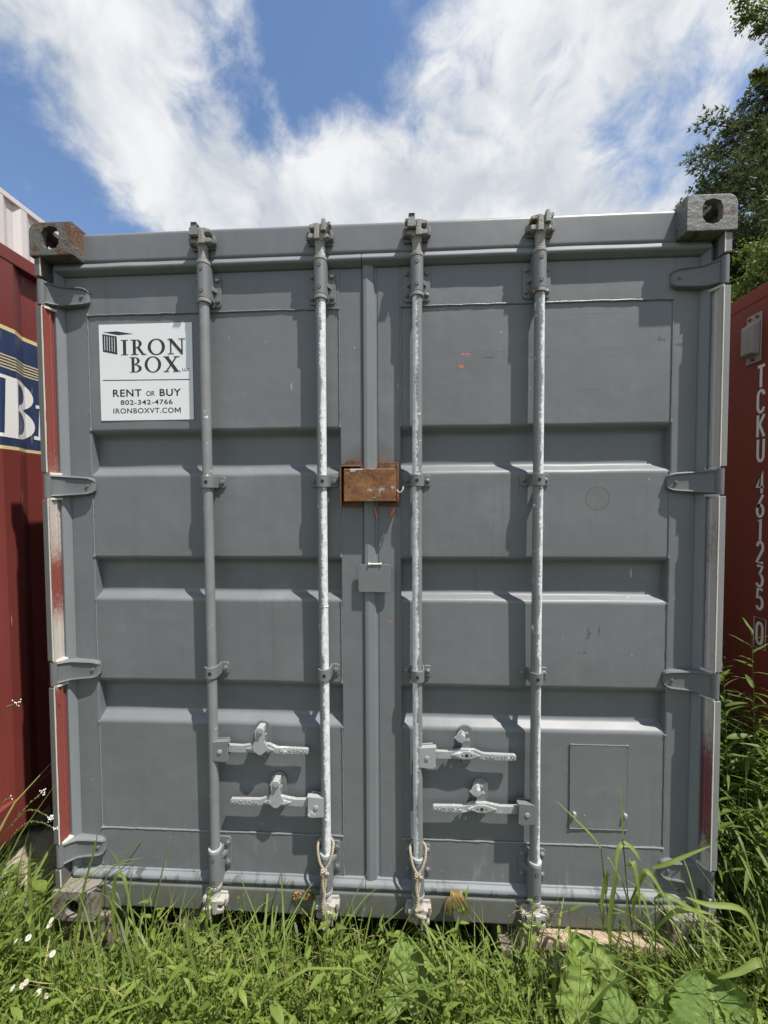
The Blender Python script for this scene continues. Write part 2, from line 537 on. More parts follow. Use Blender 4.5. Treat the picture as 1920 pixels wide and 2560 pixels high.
m_cast = m_rusty('casting_paint_grey', (0.150, 0.150, 0.142), 0.53, 0.62, 0.007)
m_cast_rust = m_rusty('casting_paint_rusted', (0.105, 0.103, 0.095), 0.46, 0.58, 0.007)
m_cast_low = m_rusty('casting_weathered', (0.21, 0.19, 0.17), 0.53, 0.62)
m_lock = m_rusty('lock_box_rust', (0.34, 0.37, 0.38), 0.385, 0.41, 0.004)
m_rust = m_rusty('bare_rust', (0.20, 0.075, 0.038), 0.35, 0.6, 0.004)


def m_primer(name, whiteness, red=(0.36, 0.075, 0.06), pale=(0.55, 0.50, 0.46)):
    m, nt, b = new_mat(name)
    p = pos(nt)
    v = noise(nt, scalevec(nt, p, (4.0, 4.0, 1.35)), 1.0, 3.0, 0.5)
    f = noise(nt, p, 60.0, 5.0, 0.7)
    k = sstep(nt, M(nt, 'ADD', v, M(nt, 'MULTIPLY', M(nt, 'SUBTRACT', f, 0.5), 0.22)), 0.62 - whiteness, 0.72 - whiteness)
    col = mixc(nt, k, red, pale)
    col = mixc(nt, sstep(nt, noise(nt, p, 30.0, 7.0, 0.7), 0.64, 0.68), col, (0.10, 0.05, 0.045))
    setb(nt, b, Base_Color=col, Roughness=0.55, Normal=bump(nt, f, 0.4, 0.002))
    return m


def m_primer_z(name, red, pale, stops):
    """old primer: red and pale zones along the height of the post"""
    m, nt, b = new_mat(name)
    p = pos(nt)
    x, y, z = xyz(nt, p)
    f = noise(nt, p, 60.0, 5.0, 0.7)
    q = M(nt, 'ADD', M(nt, 'DIVIDE', z, 2.5), M(nt, 'MULTIPLY', M(nt, 'SUBTRACT', noise(nt, p, 9.0, 4.0), 0.5), 0.05))
    rp = node(nt, 'ShaderNodeValToRGB', {0: q})
    el = rp.color_ramp.elements
    while len(el) > 1:
        el.remove(el[0])
    el[0].position, el[0].color = stops[0][0] / 2.5, (stops[0][1],) * 3 + (1,)
    for zz_, v in stops[1:]:
        e = el.new(zz_ / 2.5)
        e.color = (v, v, v, 1)
    k = sstep(nt, M(nt, 'ADD', rp.outputs[0], M(nt, 'MULTIPLY', M(nt, 'SUBTRACT', f, 0.5), 0.9)), 0.15, 0.85)
    col = mixc(nt, k, red, pale)
    col = mixc(nt, sstep(nt, noise(nt, p, 30.0, 7.0, 0.7), 0.62, 0.66), col, (0.09, 0.045, 0.04))
    setb(nt, b, Base_Color=col, Roughness=0.6, Normal=bump(nt, f, 0.4, 0.002))
    return m


m_prim_l = m_primer_z('post_primer_red', (0.235, 0.058, 0.048), (0.50, 0.45, 0.41),
                      ((.30, 0), (.85, 0), (.93, .9), (1.10, 1), (1.20, .35), (1.32, 0), (1.42, .6), (1.55, .8), (1.72, .3), (1.85, 0), (2.30, 0)))
m_prim_r = m_primer_z('post_primer_pale', (0.20, 0.060, 0.070), (0.47, 0.45, 0.44),
                      ((.30, .9), (.40, .25), (.58, 0), (.75, .55), (.95, .9), (1.20, .95), (1.45, .6), (1.62, .9), (1.85, .95), (2.30, 1)))
m_edge = paint('bare_cut_edge', (0.62, 0.57, 0.48), 0.6, 0.2, bumpd=0.002)[0]
m_white = paint('sign_vinyl', (0.74, 0.755, 0.76), 0.38, 0.03, streak=0.02, flecks=0.04, fleck_col=(0.5, 0.5, 0.5))[0]
m_ink = paint('black_ink', (0.022, 0.022, 0.024), 0.4, 0.05)[0]
m_letter_white = paint('white_lettering', (0.80, 0.78, 0.76), 0.5, 0.08, flecks=0.2, fleck_col=(0.3, 0.12, 0.1))[0]
m_logo_white = paint('logo_white', (0.78, 0.78, 0.77), 0.45, 0.05, flecks=0.25, fleck_col=(0.25, 0.27, 0.32), streak=0.06)[0]
m_orange = paint('orange_paint', (0.62, 0.14, 0.08), 0.5, 0.1)[0]


def m_logo_wall():
    """maroon wall with the navy band and cream pinstripes printed on it"""
    m, nt, b, col = paint('maroon_logo_wall', (0.165, 0.036, 0.030), 0.42, 0.10, flecks=0.10, fleck_col=(0.35, 0.25, 0.2), streak=0.14)
    p = pos(nt)
    x, y, z = xyz(nt, p)
    jit = M(nt, 'MULTIPLY', M(nt, 'SUBTRACT', noise(nt, p, 40.0, 4.0), 0.5), 0.004)
    z = M(nt, 'ADD', z, jit)

    def band(a, c):
        return M(nt, 'MULTIPLY', M(nt, 'GREATER_THAN', z, a), M(nt, 'LESS_THAN', z, c))
    blue = node(nt, 'ShaderNodeVectorMath', {0: (0.030, 0.046, 0.110), 'Scale': M(nt, 'ADD', 0.7, M(nt, 'MULTIPLY', noise(nt, scalevec(nt, p, (20, 20, 3)), 1.0, 5.0), 0.6))},
                operation='SCALE').outputs[0]
    col = mixc(nt, band(1.828, 2.345), col, blue)
    for a, w in ((2.345, 0.017), (1.828, 0.014), (2.227, 0.0055), (2.214, 0.0055), (2.201, 0.0055), (2.188, 0.0055), (2.175, 0.0055)):
        col = mixc(nt, band(a - w / 2, a + w / 2), col, (0.66, 0.55, 0.27))
    # long scrapes on the folds
    sc = sstep(nt, noise(nt, scalevec(nt, p, (60.0, 60.0, 5.0)), 1.0, 3.0), 0.70, 0.73)
    col = mixc(nt, M(nt, 'MULTIPLY', sc, 0.6), col, (0.42, 0.34, 0.30))
    setb(nt, b, Base_Color=col)
    return m


m_logo = m_logo_wall()


def m_wood_(name, a, c):
    m, nt, b = new_mat(name)
    p = pos(nt)
    g = noise(nt, scalevec(nt, p, (3.0, 40.0, 40.0)), 1.5, 6.0, 0.65, 0.4)
    col = mixc(nt, sstep(nt, g, 0.3, 0.7), a, c)
    setb(nt, b, Base_Color=col, Roughness=0.85, Normal=bump(nt, g, 0.5, 0.004))
    return m


m_wood = m_wood_('pale_timber', (0.30, 0.225, 0.155), (0.46, 0.37, 0.27))
m_wood_old = m_wood_('old_timber', (0.10, 0.085, 0.068), (0.24, 0.20, 0.16))


def m_soil_():
    m, nt, b = new_mat('soil')
    p = pos(nt)
    a = noise(nt, p, 3.0, 8.0, 0.65)
    f = noise(nt, p, 40.0, 6.0, 0.7)
    col = mixc(nt, sstep(nt, f, 0.3, 0.7), (0.028, 0.022, 0.015), (0.085, 0.065, 0.042))
    col = mixc(nt, sstep(nt, a, 0.42, 0.62), col, (0.040, 0.062, 0.018))
    setb(nt, b, Base_Color=col, Roughness=0.95, Normal=bump(nt, f, 0.8, 0.02))
    return m


m_soil = m_soil_()


def m_stone_():
    m, nt, b = new_mat('stone')
    p = pos(nt)
    f = noise(nt, p, 18.0, 8.0, 0.7)
    col = mixc(nt, sstep(nt, f, 0.3, 0.7), (0.20, 0.165, 0.125), (0.36, 0.32, 0.26))
    setb(nt, b, Base_Color=col, Roughness=0.9, Normal=bump(nt, f, 0.7, 0.01))
    return m


m_stone = m_stone_()


def m_leaf_(name, dark, light, trans=0.35, rough=0.5, vein=False, spec=0.35):
    m, nt, b = new_mat(name)
    p = pos(nt)
    at = node(nt, 'ShaderNodeAttribute', None, attribute_name='tint').outputs['Fac']
    oi = node(nt, 'ShaderNodeObjectInfo').outputs['Random']
    k = M(nt, 'ADD', M(nt, 'MULTIPLY', at, 0.75), M(nt, 'ADD', M(nt, 'MULTIPLY', oi, 0.2), M(nt, 'MULTIPLY', M(nt, 'SUBTRACT', noise(nt, p, 30.0, 3.0), 0.5), 0.5)), clamp=True)
    col = mixc(nt, k, dark, light)
    if vein:
        vn = node(nt, 'ShaderNodeAttribute', None, attribute_name='vein').outputs['Fac']
        col = mixc(nt, M(nt, 'MULTIPLY', vn, 0.65), col, tuple(min(1, c * 1.9 + 0.05) for c in light))
        setb(nt, b, Normal=bump(nt, M(nt, 'ADD', noise(nt, p, 90.0, 3.0), M(nt, 'MULTIPLY', vn, -0.8)), 0.5, 0.004))
    setb(nt, b, Base_Color=col, Roughness=rough)
    b.inputs['Specular IOR Level'].default_value = spec
    tl = node(nt, 'ShaderNodeBsdfTranslucent', {'Color': mixc(nt, 0.5, col, (light[0] * 1.6, light[1] * 1.5, light[2] * 0.7))})
    mx = node(nt, 'ShaderNodeMixShader', {0: trans, 1: b.outputs[0], 2: tl.outputs[0]})
    nt.links.new(mx.outputs[0], nt.nodes['Material Output'].inputs[0])
    return m


m_grass = m_leaf_('grass_blade', (0.062, 0.110, 0.020), (0.270, 0.340, 0.085), 0.42, 0.5, False, 0.32)
m_weed = m_leaf_('weed_leaf', (0.066, 0.118, 0.020), (0.262, 0.345, 0.070), 0.42, 0.5, False, 0.32)
m_stem = m_leaf_('green_stem', (0.075, 0.115, 0.022), (0.17, 0.21, 0.05), 0.15)
m_seed = m_leaf_('seed_head', (0.13, 0.155, 0.028), (0.24, 0.25, 0.07), 0.2)
m_straw = m_leaf_('dry_straw', (0.26, 0.20, 0.09), (0.42, 0.34, 0.17), 0.2)
m_dead = m_leaf_('dead_leaf', (0.26, 0.16, 0.06), (0.46, 0.31, 0.15), 0.2)
m_burdock = m_leaf_('broad_leaf', (0.095, 0.160, 0.040), (0.215, 0.295, 0.075), 0.38, 0.62, True, 0.22)
m_gold = m_leaf_('willow_weed_leaf', (0.055, 0.100, 0.020), (0.165, 0.230, 0.048), 0.4)
m_pine = m_leaf_('pine_needles', (0.026, 0.044, 0.022), (0.095, 0.125, 0.056), 0.25)
m_decid = m_leaf_('tree_leaf', (0.040, 0.068, 0.015), (0.140, 0.180, 0.040), 0.35)
m_bark = m_wood_('bark', (0.035, 0.028, 0.022), (0.11, 0.09, 0.07))
m_petal = paint('daisy_petal', (0.66, 0.67, 0.66), 0.6, 0.03)[0]
m_disc = paint('daisy_disc', (0.55, 0.36, 0.03), 0.7, 0.1)[0]
m_rope = m_leaf_('hemp_rope', (0.34, 0.29, 0.21), (0.56, 0.51, 0.41), 0.1, 0.9)

# ================================================================== SETTING: ground
GZ = -0.27
rng = random.Random(7)
bm = bmesh.new()


def gh(x, y):
    return GZ + 0.03 * mnoise.noise(Vector((x * 0.9, y * 0.9, 3.1))) + 0.012 * mnoise.noise(Vector((x * 4, y * 4, 9.0)))


xs = [-400, -120, -40, -15] + [-7 + i * 0.25 for i in range(57)] + [15, 40, 120, 400]
ys = [-400, -120, -40, -12, -6] + [-3.5 + i * 0.25 for i in range(47)] + [15, 40, 120, 400]
gv = [[bm.verts.new((x, y, gh(x, y) if abs(x) < 9 and -5 < y < 9 else GZ)) for x in xs] for y in ys]
for j in range(len(ys) - 1):
    for i in range(len(xs) - 1):
        bm.faces.new((gv[j][i], gv[j][i + 1], gv[j + 1][i + 1], gv[j + 1][i]))
tag(finish(bm, 'ground', m_soil), 'weedy soil under and in front of the containers', None, kind='structure')

# ================================================================== THE GREY CONTAINER
X, H, LEN = 1.219, 2.591, 6.058
YP, YR, YS = 0.074, 0.070, 0.072        # panel, rail and stile front planes
ct = empty('shipping_container', 'dark grey shipping container with closed double doors, facing the camera', 'container')


def casting(cx, cz, mat, sx, top):
    x0, x1 = (cx, cx + 0.162) if sx < 0 else (cx - 0.162, cx)
    z0, z1 = cz, cz + 0.118
    bm = bmesh.new()
    t = bmesh.new()
    bmesh.ops.create_cube(t, size=1.0)
    for v in t.verts:
        v.co = Vector(((x0 + x1) / 2 + v.co.x * .162, 0.089 + v.co.y * .178, (z0 + z1) / 2 + v.co.z * .118))
    xo = x0 if sx < 0 else x1
    zo = z1 if top else z0
    big = [e for e in t.edges if all(abs(v.co.x - xo) < 1e-4 for v in e.verts) and all(abs(v.co.z - zo) < 1e-4 for v in e.verts)]
    bmesh.ops.bevel(t, geom=big, offset=0.032, segments=6, profile=0.5, affect='EDGES')
    bmesh.ops.bevel(t, geom=[e for e in t.edges if e.calc_face_angle(0) > 0.6], offset=0.004, segments=2, profile=0.5, affect='EDGES')
    merge(bm, t)
    o = finish(bm, 'corner_casting', mat, ct, 45)
    mx, mz = (x0 + x1) / 2, (z0 + z1) / 2 + (0.004 if top else -0.006)
    cs = []
    bm = bmesh.new()                                     # hollow heart
    add_box(bm, x0 + 0.017, x1 - 0.017, 0.020, 0.157, z0 + 0.015, z1 - 0.015, 0.004, 1)
    cs.append(finish(bm, 'cutter', None))
    bm = bmesh.new()                                     # rounded front aperture
    k_ = 1.22 if top else 1.05
    prof = [(-.026, -.018), (-.016, -.031), (0, -.035), (.016, -.031), (.026, -.018), (.027, .012), (.020, .028), (0, .034), (-.020, .028), (-.027, .012)]
    prof = [(mx + a * k_, mz + b * k_ * .98) for a, b in prof]
    add_prism(bm, prof, 'y', -0.02, 0.05)
    cs.append(finish(bm, 'cutter', None))
    bm = bmesh.new()                                     # side aperture
    xa, xb = (x0 - .02, x0 + .05) if sx < 0 else (x1 - .05, x1 + .02)
    add_prism(bm, rrect(0.089 - .03, 0.089 + .03, (z0 + z1) / 2 - .026, (z0 + z1) / 2 + .026, .02), 'x', xa, xb)
    cs.append(finish(bm, 'cutter', None))
    bm = bmesh.new()                                     # top or bottom aperture
    za, zb = (z1 - .05, z1 + .02) if top else (z0 - .02, z0 + .05)
    add_prism(bm, rrect(mx - .031, mx + .031, 0.089 - .060, 0.089 + .060, .028), 'z', za, zb)
    cs.append(finish(bm, 'cutter', None))
    cut(o, cs)
    b2 = bmesh.new()
    b2.from_mesh(o.data)
    for e in b2.edges:
        e.smooth = not (len(e.link_faces) == 2 and e.calc_face_angle(0) > rad(30))
    b2.to_mesh(o.data)
    b2.free()
    flat_normals(o)
    return o


casting(-X, H - .118, m_cast_rust, -1, True)['label'] = 'rust-streaked upper corner casting'
casting(X, H - .118, m_cast, 1, True)
casting(-X, 0.0, m_cast_low, -1, False)['label'] = 'weathered lower corner casting with rust'
casting(X, 0.0, m_cast_low, 1, False)

# header beam
bm = bmesh.new()
prof = fillet([(0.16, 2.583), (0.052, 2.583), (0.050, 2.470), (0.16, 2.470)], 0.016, 5)
rows = []
NX = 40
for i in range(NX + 1):
    x = -1.058 + 2.116 * i / NX
    rows.append([bm.verts.new((x, p[0] + (0.0016 * mnoise.noise(Vector((x * 4, p[1] * 6, 0))) if p[0] < .1 else 0),
                               p[1] + (0.0025 * mnoise.noise(Vector((x * 3.3, 1, 5))) if p[1] > 2.55 else 0))) for p in prof])
for a, b in zip(rows, rows[1:]):
    for i in range(len(prof) - 1):
        bm.faces.new((a[i], b[i], b[i + 1], a[i + 1]))
header = finish(bm, 'header_beam', m_header, ct)
# sill
bm = bmesh.new()
prof = fillet([(0.20, 0.114), (0.056, 0.114), (0.050, 0.106), (0.052, 0.014), (0.062, 0.006), (0.20, 0.006)], 0.008, 4)
add_strip(bm, prof, 'x', -1.058, 1.058, 30)
sill = finish(bm, 'sill_beam', m_sill, ct)
for s in (-1, 1):                                         # curved gusset between sill and casting
    bm = bmesh.new()
    pts = [(s * 1.057, 0.016)] + [(s * (1.057 - 0.075 * math.cos(a)), 0.016 + 0.092 * math.sin(a)) for a in [rad(t) for t in range(0, 91, 15)]]
    add_prism(bm, pts, 'y', 0.043, 0.0495)
    finish(bm, 'gusset', m_sill, ct)

# rear frame posts
LIPS = ((2.300, 1.700), (1.600, 0.996), (0.894, 0.292))
for s in (-1, 1):
    bm = bmesh.new()
    add_box(bm, *sorted((s * 1.210, s * 1.1885)), 0.036, 0.170, 0.119, 2.472, 0.003, 1)
    post = finish(bm, 'corner_post', m_post, ct)
    for a, b in LIPS + ((2.4725, 2.408), (0.190, 0.1185)):
        bm = bmesh.new()
        add_box(bm, *sorted((s * 1.209, s * 1.186)), 0.008, 0.040, b, a, 0.003, 2)
        finish(bm, 'post_lip', m_post if s < 0 else m_post_r, post)
        bm = bmesh.new()
        seg = 16
        for i in range(seg):
            z0, z1 = b + (a - b) * i / seg, b + (a - b) * (i + 1) / seg
            w = 0.0022 + 0.0014 * mnoise.noise(Vector((s, i * .7, a * 9)))
            add_box(bm, *sorted((s * (1.1880), s * (1.1854 - w * .2))), 0.0072, 0.0082 + w * .8, z0, z1)
        finish(bm, 'cut_edge', m_edge, post)
        if a - b > 0.2:
            bm = bmesh.new()
            add_box(bm, *sorted((s * 1.1885, s * 1.1845)), 0.0125, 0.095, b - 0.004, a + 0.004)
            for yy, rr_ in ((0.038, 0.0035), (0.056, 0.0022)):
                add_tube(bm, [(s * 1.184, yy + 0.0008 * mnoise.noise(Vector((i, s, a))), b + (a - b) * i / 30) for i in range(31)],
                         [rr_ * (0.8 + 0.4 * rng.random()) for i in range(31)], 6)
            finish(bm, 'channel_liner', m_prim_l if s < 0 else m_prim_r, post)
            for zz_, d in ((b - 0.004, -1), (a + 0.004, 1)):    # torn end of the channel by the hinge
                bm = bmesh.new()
                pts = [(s * 1.190, .010), (s * 1.178, .026), (s * 1.168, .052), (s * 1.172, .070), (s * 1.186, .060)]
                add_prism(bm, pts, 'z', zz_ - 0.006, zz_ + 0.003, 0.001)
                finish(bm, 'channel_end', m_edge if s < 0 else m_prim_r, post)

# body behind the frame: corrugated sides, roof, floor
PITCH_C = 0.278


def corr(t, d=0.036):
    t = t % PITCH_C
    if t < .072:
        return 0.0
    if t < .140:
        return d * (t - .072) / .068
    if t < .210:
        return d
    return d * (1 - (t - .210) / .068)


def corr_breaks(y0, y1, ph):
    out = [y0]
    k = math.floor((y0 - ph) / PITCH_C) - 1
    while True:
        base = ph + k * PITCH_C
        if base > y1:
            break
        for o_ in (0.0, .072, .140, .210):
            if y0 < base + o_ < y1:
                out.append(base + o_)
        k += 1
    return out + [y1]


def corr_wall(bm, x, s, y0, y1, z0, z1, ph, thick=0.003):
    br = corr_breaks(y0, y1, ph)
    prof = [(x - s * corr(y - ph), y) for y in br]
    add_strip(bm, prof, 'z', z0, z1)


for s in (-1, 1):
    bm = bmesh.new()
    corr_wall(bm, s * 1.205, s, 0.17, LEN - .05, 0.16, 2.53, 0.2)
    finish(bm, 'side_wall', m_grey, ct)
    bm = bmesh.new()
    add_box(bm, *sorted((s * 1.212, s * 1.15)), 0.17, LEN - .05, 2.531, 2.583)
    finish(bm, 'top_rail', m_grey, ct)
    bm = bmesh.new()
    add_box(bm, *sorted((s * 1.212, s * 1.15)), 0.17, LEN - .05, 0.008, 0.159)
    finish(bm, 'bottom_rail', m_grey, ct)
bm = bmesh.new()
add_box(bm, -1.149, 1.149, 0.161, LEN - .05, 2.560, 2.580)
finish(bm, 'roof', m_grey, ct)
bm = bmesh.new()
add_box(bm, -1.149, 1.149, 0.201, LEN - .05, 0.10, 0.14)
finish(bm, 'floor', m_wood_old, ct)
bm = bmesh.new()
add_box(bm, -1.149, 1.149, LEN - .049, LEN, 0.0, H - .01)
finish(bm, 'end_wall', m_grey, ct)

# ------------------------------------------------------------------ doors
ZT, ZB = 2.434, 0.152
RIBS = ((1.857, 1.834, 1.719, 1.693), (1.376, 1.353, 1.240, 1.219), (0.900, 0.868, 0.766, 0.739))
YB = YP + 0.036


def weld(bm, a, b, r=0.0032, seed=0):
    a, b = Vector(a), Vector(b)
    n = max(6, int((b - a).length / 0.011))
    pts, rr = [], []
    for i in range(n + 1):
        t = i / n
        j = Vector((mnoise.noise(Vector((i * .35, seed, 1))), 0, mnoise.noise(Vector((i * .35, seed, 7))))) * 0.0016
        pts.append(a.lerp(b, t) + j)
        rr.append(r * (0.85 + 0.35 * mnoise.noise(Vector((i * .9, seed, 3)))))
    rr[0] = rr[-1] = r * 1.6
    add_tube(bm, pts, rr, 6)


doors = []
for s in (-1, 1):
    xo, xi, px0, px1 = s * 1.154, s * 0.026, s * 1.067, s * 0.112
    # panel: horizontal trapezoid ribs pressed inwards
    prof = [(YP, 2.2925)]
    for a, b, c, d in RIBS:
        prof += [(YP, a), (YB, b), (YB, c), (YP, d)]
    prof += [(YP, 0.3105)]
    prof = fillet(prof, 0.011, 4)
    bm = bmesh.new()
    lo, hi = sorted((px0, px1))
    add_strip(bm, prof, 'x', lo, hi, 24)
    for v in bm.verts:                                    # slight handling dents
        if 0.02 < v.co.x - lo < hi - lo - 0.02:
            v.co.y += 0.0034 * mnoise.noise(Vector((v.co.x * 3.1, v.co.z * 2.3, s * 3.0)))
            v.co.z += 0.0022 * mnoise.noise(Vector((v.co.x * 4.7, v.co.z * 3.0, s * 8.0)))
    door = finish(bm, 'door', m_door, ct, 50)
    door['label'] = ('left door leaf carrying the white sign' if s < 0 else 'right door leaf with ring stain and welded plate')
    doors.append(door)
    for a, b, w in ((xo, px0, 1), (px1, xi, 2)):
        bm = bmesh.new()
        add_box(bm, *sorted((a, b)), YS, YS + 0.060, ZB, ZT, 0.005, 3)
        finish(bm, 'stile', m_door, door)
    for z0, z1 in ((2.2925, ZT - 0.001), (ZB + 0.001, 0.3105)):
        bm = bmesh.new()
        add_box(bm, lo + .0005, hi - .0005, YR + 0.0005, YR + 0.055, z0, z1, 0.003, 2)
        finish(bm, 'rail', m_door, door)
    for za, zb_, r_ in ((2.2915, 2.2905, .0036), (0.3115, 0.312, .0034)):
        bm = bmesh.new()
        weld(bm, (lo, YR + .001, za), (hi, YR + .001, zb_), r_, za + s)
        finish(bm, 'weld_seam', m_weld, door)
    zz_ = [2.43] + [v for r in RIBS for v in (r[0], r[3])] + [0.16]
    for i in range(0, len(zz_), 2):
        for xx in (px0, px1):
            bm = bmesh.new()
            weld(bm, (xx, YS + .0005, zz_[i] - .004), (xx, YS + .0005, zz_[i + 1] + .004), 0.0030, i + xx)
            finish(bm, 'weld_seam', m_weld, door)
    # weather gaskets
    xa, xb = (-1.172, -0.0275) if s < 0 else (-0.0255, 1.172)
    gtop = fillet([(0.056, 2.4755), (0.043, 2.4545), (0.046, 2.446), (0.066, 2.4345), (0.076, 2.433)], 0.004, 3)
    gbot = fillet([(0.076, 0.158), (0.066, 0.1535), (0.0650, 0.1495), (0.052, 0.1440), (0.047, 0.134), (0.052, 0.120), (0.062, 0.1145)], 0.004, 3)
    for prof, mt in ((gtop, m_gasket), (gbot, m_gasket_low)):
        bm = bmesh.new()
        rows = []
        for i in range(61):
            t = i / 60
            x = xa + (xb - xa) * t
            rows.append([bm.verts.new((x, p[0] + 0.0008 * mnoise.noise(Vector((x * 9, 0, p[1]))),
                                       p[1] + 0.0011 * mnoise.noise(Vector((x * 7, 4, p[1])))) ) for p in prof])
        for a, b in zip(rows, rows[1:]):
            for i in range(len(prof) - 1):
                bm.faces.new((a[i], b[i], b[i + 1], a[i + 1]))
        finish(bm, 'gasket', mt, door)
    gs = fillet([(s * 1.189, 0.062), (s * 1.1835, 0.0535), (s * 1.171, 0.049), (s * 1.155, 0.068), (s * 1.1515, 0.076)], 0.003, 3)
    bm = bmesh.new()
    add_strip(bm, gs, 'z', 0.135, 2.452, 20)
    finish(bm, 'gasket', m_gasket, door)
    if s > 0:
        gc = fillet([(-0.0262, 0.085), (-0.0262, 0.068), (-0.0225, 0.0625), (-0.010, 0.0605), (0.0145, 0.0655), (0.0185, 0.0735), (0.0265, 0.0745)], 0.002, 3)
        bm = bmesh.new()
        add_strip(bm, gc, 'z', 0.118, 2.472, 40)
        finish(bm, 'gasket', m_gasket, door)

# hinges
hinge_st = ((1.2075, .021, .041), (1.196, .0165, .0425), (1.184, .0190, .0425), (1.168, .034, .0415), (1.150, .0455, .0395),
            (1.120, .0490, .0370), (1.085, .0515, .0345), (1.068, .0530, .0325), (1.057, .0565, .0265), (1.0515, .063, .0175))


def hinge(s, zc, door):
    bm = bmesh.new()
    prev = None
    for x, y, h in hinge_st:
        ring = [bm.verts.new((s * x, yy, zc + zz)) for yy, zz in
                ((.0735, -h), (y + .006, -h), (y, -h * .88), (y + .004, -h * .70), (y + .004, h * .70), (y, h * .88), (y + .006, h), (.0735, h))]
        if prev:
            for i in range(7):
                bm.faces.new((prev[i], prev[i + 1], ring[i + 1], ring[i]))
        else:
            bm.faces.new(ring)
        prev = ring
    bm.faces.new(prev)
    hg = finish(bm, 'hinge', m_hinge, door, 42)
    bm = bmesh.new()
    for e in (-1, 1):                                     # raised edge ribs
        add_tube(bm, [(s * x, y + .001, zc + e * h * .86) for x, y, h in hinge_st[2:9]], .0036, 6)
    add_tube(bm, [(s * 1.196, .0225, zc - .0445), (s * 1.196, .0225, zc + .0445)], .0135, 14)
    add_tube(bm, [(s * 1.076, .058, zc), (s * 1.076, .0525, zc)], .0065, 12)
    add_tube(bm, [(s * 1.076, .058, zc), (s * 1.076, .0515, zc)], .0035, 8)
    finish(bm, 'hinge_pin', m_hinge, door)


for s, d in ((-1, doors[0]), (1, doors[1])):
    for zc in (2.354, 1.650, 0.945, 0.242):
        hinge(s, zc, d)

# ------------------------------------------------------------------ locking bars
BX = (-0.596, -0.172, 0.170, 0.593)
YBAR = 0.036
BARS = []


def d_prof(cx, r, yb, n=12):
    """D-shaped sleeve section: half round in front, straight sides back to yb"""
    pts = [(cx - r, yb)]
    for i in range(n + 1):
        a = math.pi - math.pi * i / n
        pts.append((cx + r * math.cos(a), YBAR - r * math.sin(a)))
    pts.append((cx + r, yb))
    return pts


def ring_hole(bm, x, y, z, r=0.0062):
    add_tube(bm, [(x, y + .003, z), (x, y - .0008, z)], [r, r], 12)


def bracket(bx, z0, z1, s0, s1, k, bar, low):
    bm = bmesh.new()
    add_prism(bm, rrect(bx - .049, bx + .049, z0, z1, .014), 'y', YR - .0052, YR - .0002, 0.0012)
    add_prism(bm, d_prof(bx, .0228, YR - .004), 'z', s0, s1, 0.0015)
    # webs from sleeve to plate
    for e in (-1, 1):
        add_prism(bm, [(bx + e * .021, YR - .004), (bx + e * .021, YBAR + .004), (bx + e * .036, YR - .004)], 'z', (z0 + z1) / 2 - .008, (z0 + z1) / 2 + .008, .001)
    br = finish(bm, 'bearing_bracket', m_bracket, bar)
    for a, b, r in ((s1 + .0005, s1 + .015, .0238), (s0 - .014, s0 - .0005, .0236)):
        bm = bmesh.new()
        add_tube(bm, [(bx, YBAR, a), (bx, YBAR, a + .002), (bx, YBAR, b - .002), (bx, YBAR, b)], [r - .002, r, r, r - .002], 20)
        finish(bm, 'collar', m_cam if not low else m_handle, bar)
    for zz in (s0 + .022, s1 - .022):
        bm = bmesh.new()
        ring_hole(bm, bx, YBAR - .0228, zz)
        finish(bm, 'grease_hole', m_dark, bar)
        bm = bmesh.new()
        add_tube(bm, [(bx, YBAR - .0226, zz), (bx, YBAR - .0238, zz)], .0042, 10)
        finish(bm, 'grease_plug', m_bracket, bar)
    for e in (-1, 1):
        for zz in (z0 + .022, z1 - .022):
            bolt(bx + e * .0365, YR - .0052, zz, k, bar)


bolt_mesh = {}


def bolt(x, y, z, k, parent):
    kind = 'round' if k >= 2 else 'hex'
    if kind not in bolt_mesh:
        bm = bmesh.new()
        if kind == 'round':
            add_dome(bm, (0, 0, 0), .0095, .0065, 12)
        else:
            add_tube(bm, [(0, 0, 0), (0, -.0015, 0)], .0105, 14)
            add_tube(bm, [(0, -.0015, 0), (0, -.0065, 0), (0, -.0078, 0)], [.0082, .0082, .0070], 6)
        o = finish(bm, 'bolt', m_bolt, parent, 30)
        bolt_mesh[kind] = o.data
    else:
        o = mesh_obj(bolt_mesh[kind], 'bolt', m_bolt, parent)
        flat_normals(o)
    pl = parent.location
    o.location = (x - pl.x, y - pl.y, z - pl.z)
    o.rotation_euler = (0, rng.random() * 3, 0)
    return o


def clamp(bx, zc, k, bar):
    bm = bmesh.new()
    h = .021
    for e in (-1, 1):
        x0, x1 = sorted((bx + e * .0215, bx + e * .0515))
        pts = rrect(x0, x1, zc - h, zc + h, .010)
        add_prism(bm, pts, 'y', YP - .0060, YP - .0003, .001)
    outer = d_prof(bx, .0240, YP - .0005)
    inner = d_prof(bx, .0188, YP - .0005)
    add_prism(bm, outer + inner[::-1], 'z', zc - h, zc + h, .0008)
    finish(bm, 'guide_clamp', m_bracket, bar)
    bm = bmesh.new()
    ring_hole(bm, bx + (.004 if bx < 0 else -.002), YBAR - .0238, zc)
    finish(bm, 'grease_hole', m_dark, bar)
    for e in (-1, 1):
        bolt(bx + e * .0385, YP - .0060, zc, k, bar)


CAMP = [(-.011, 0), (-.015, .011), (-.034, .009), (-.039, .017), (-.037, .027), (-.019, .027), (-.014, .034), (-.016, .044),
        (-.034, .044), (-.037, .056), (-.014, .063), (.010, .060), (.030, .064), (.038, .058), (.030, .046), (.022, .030),
        (.034, .022), (.037, .012), (.015, .008), (.011, 0)]


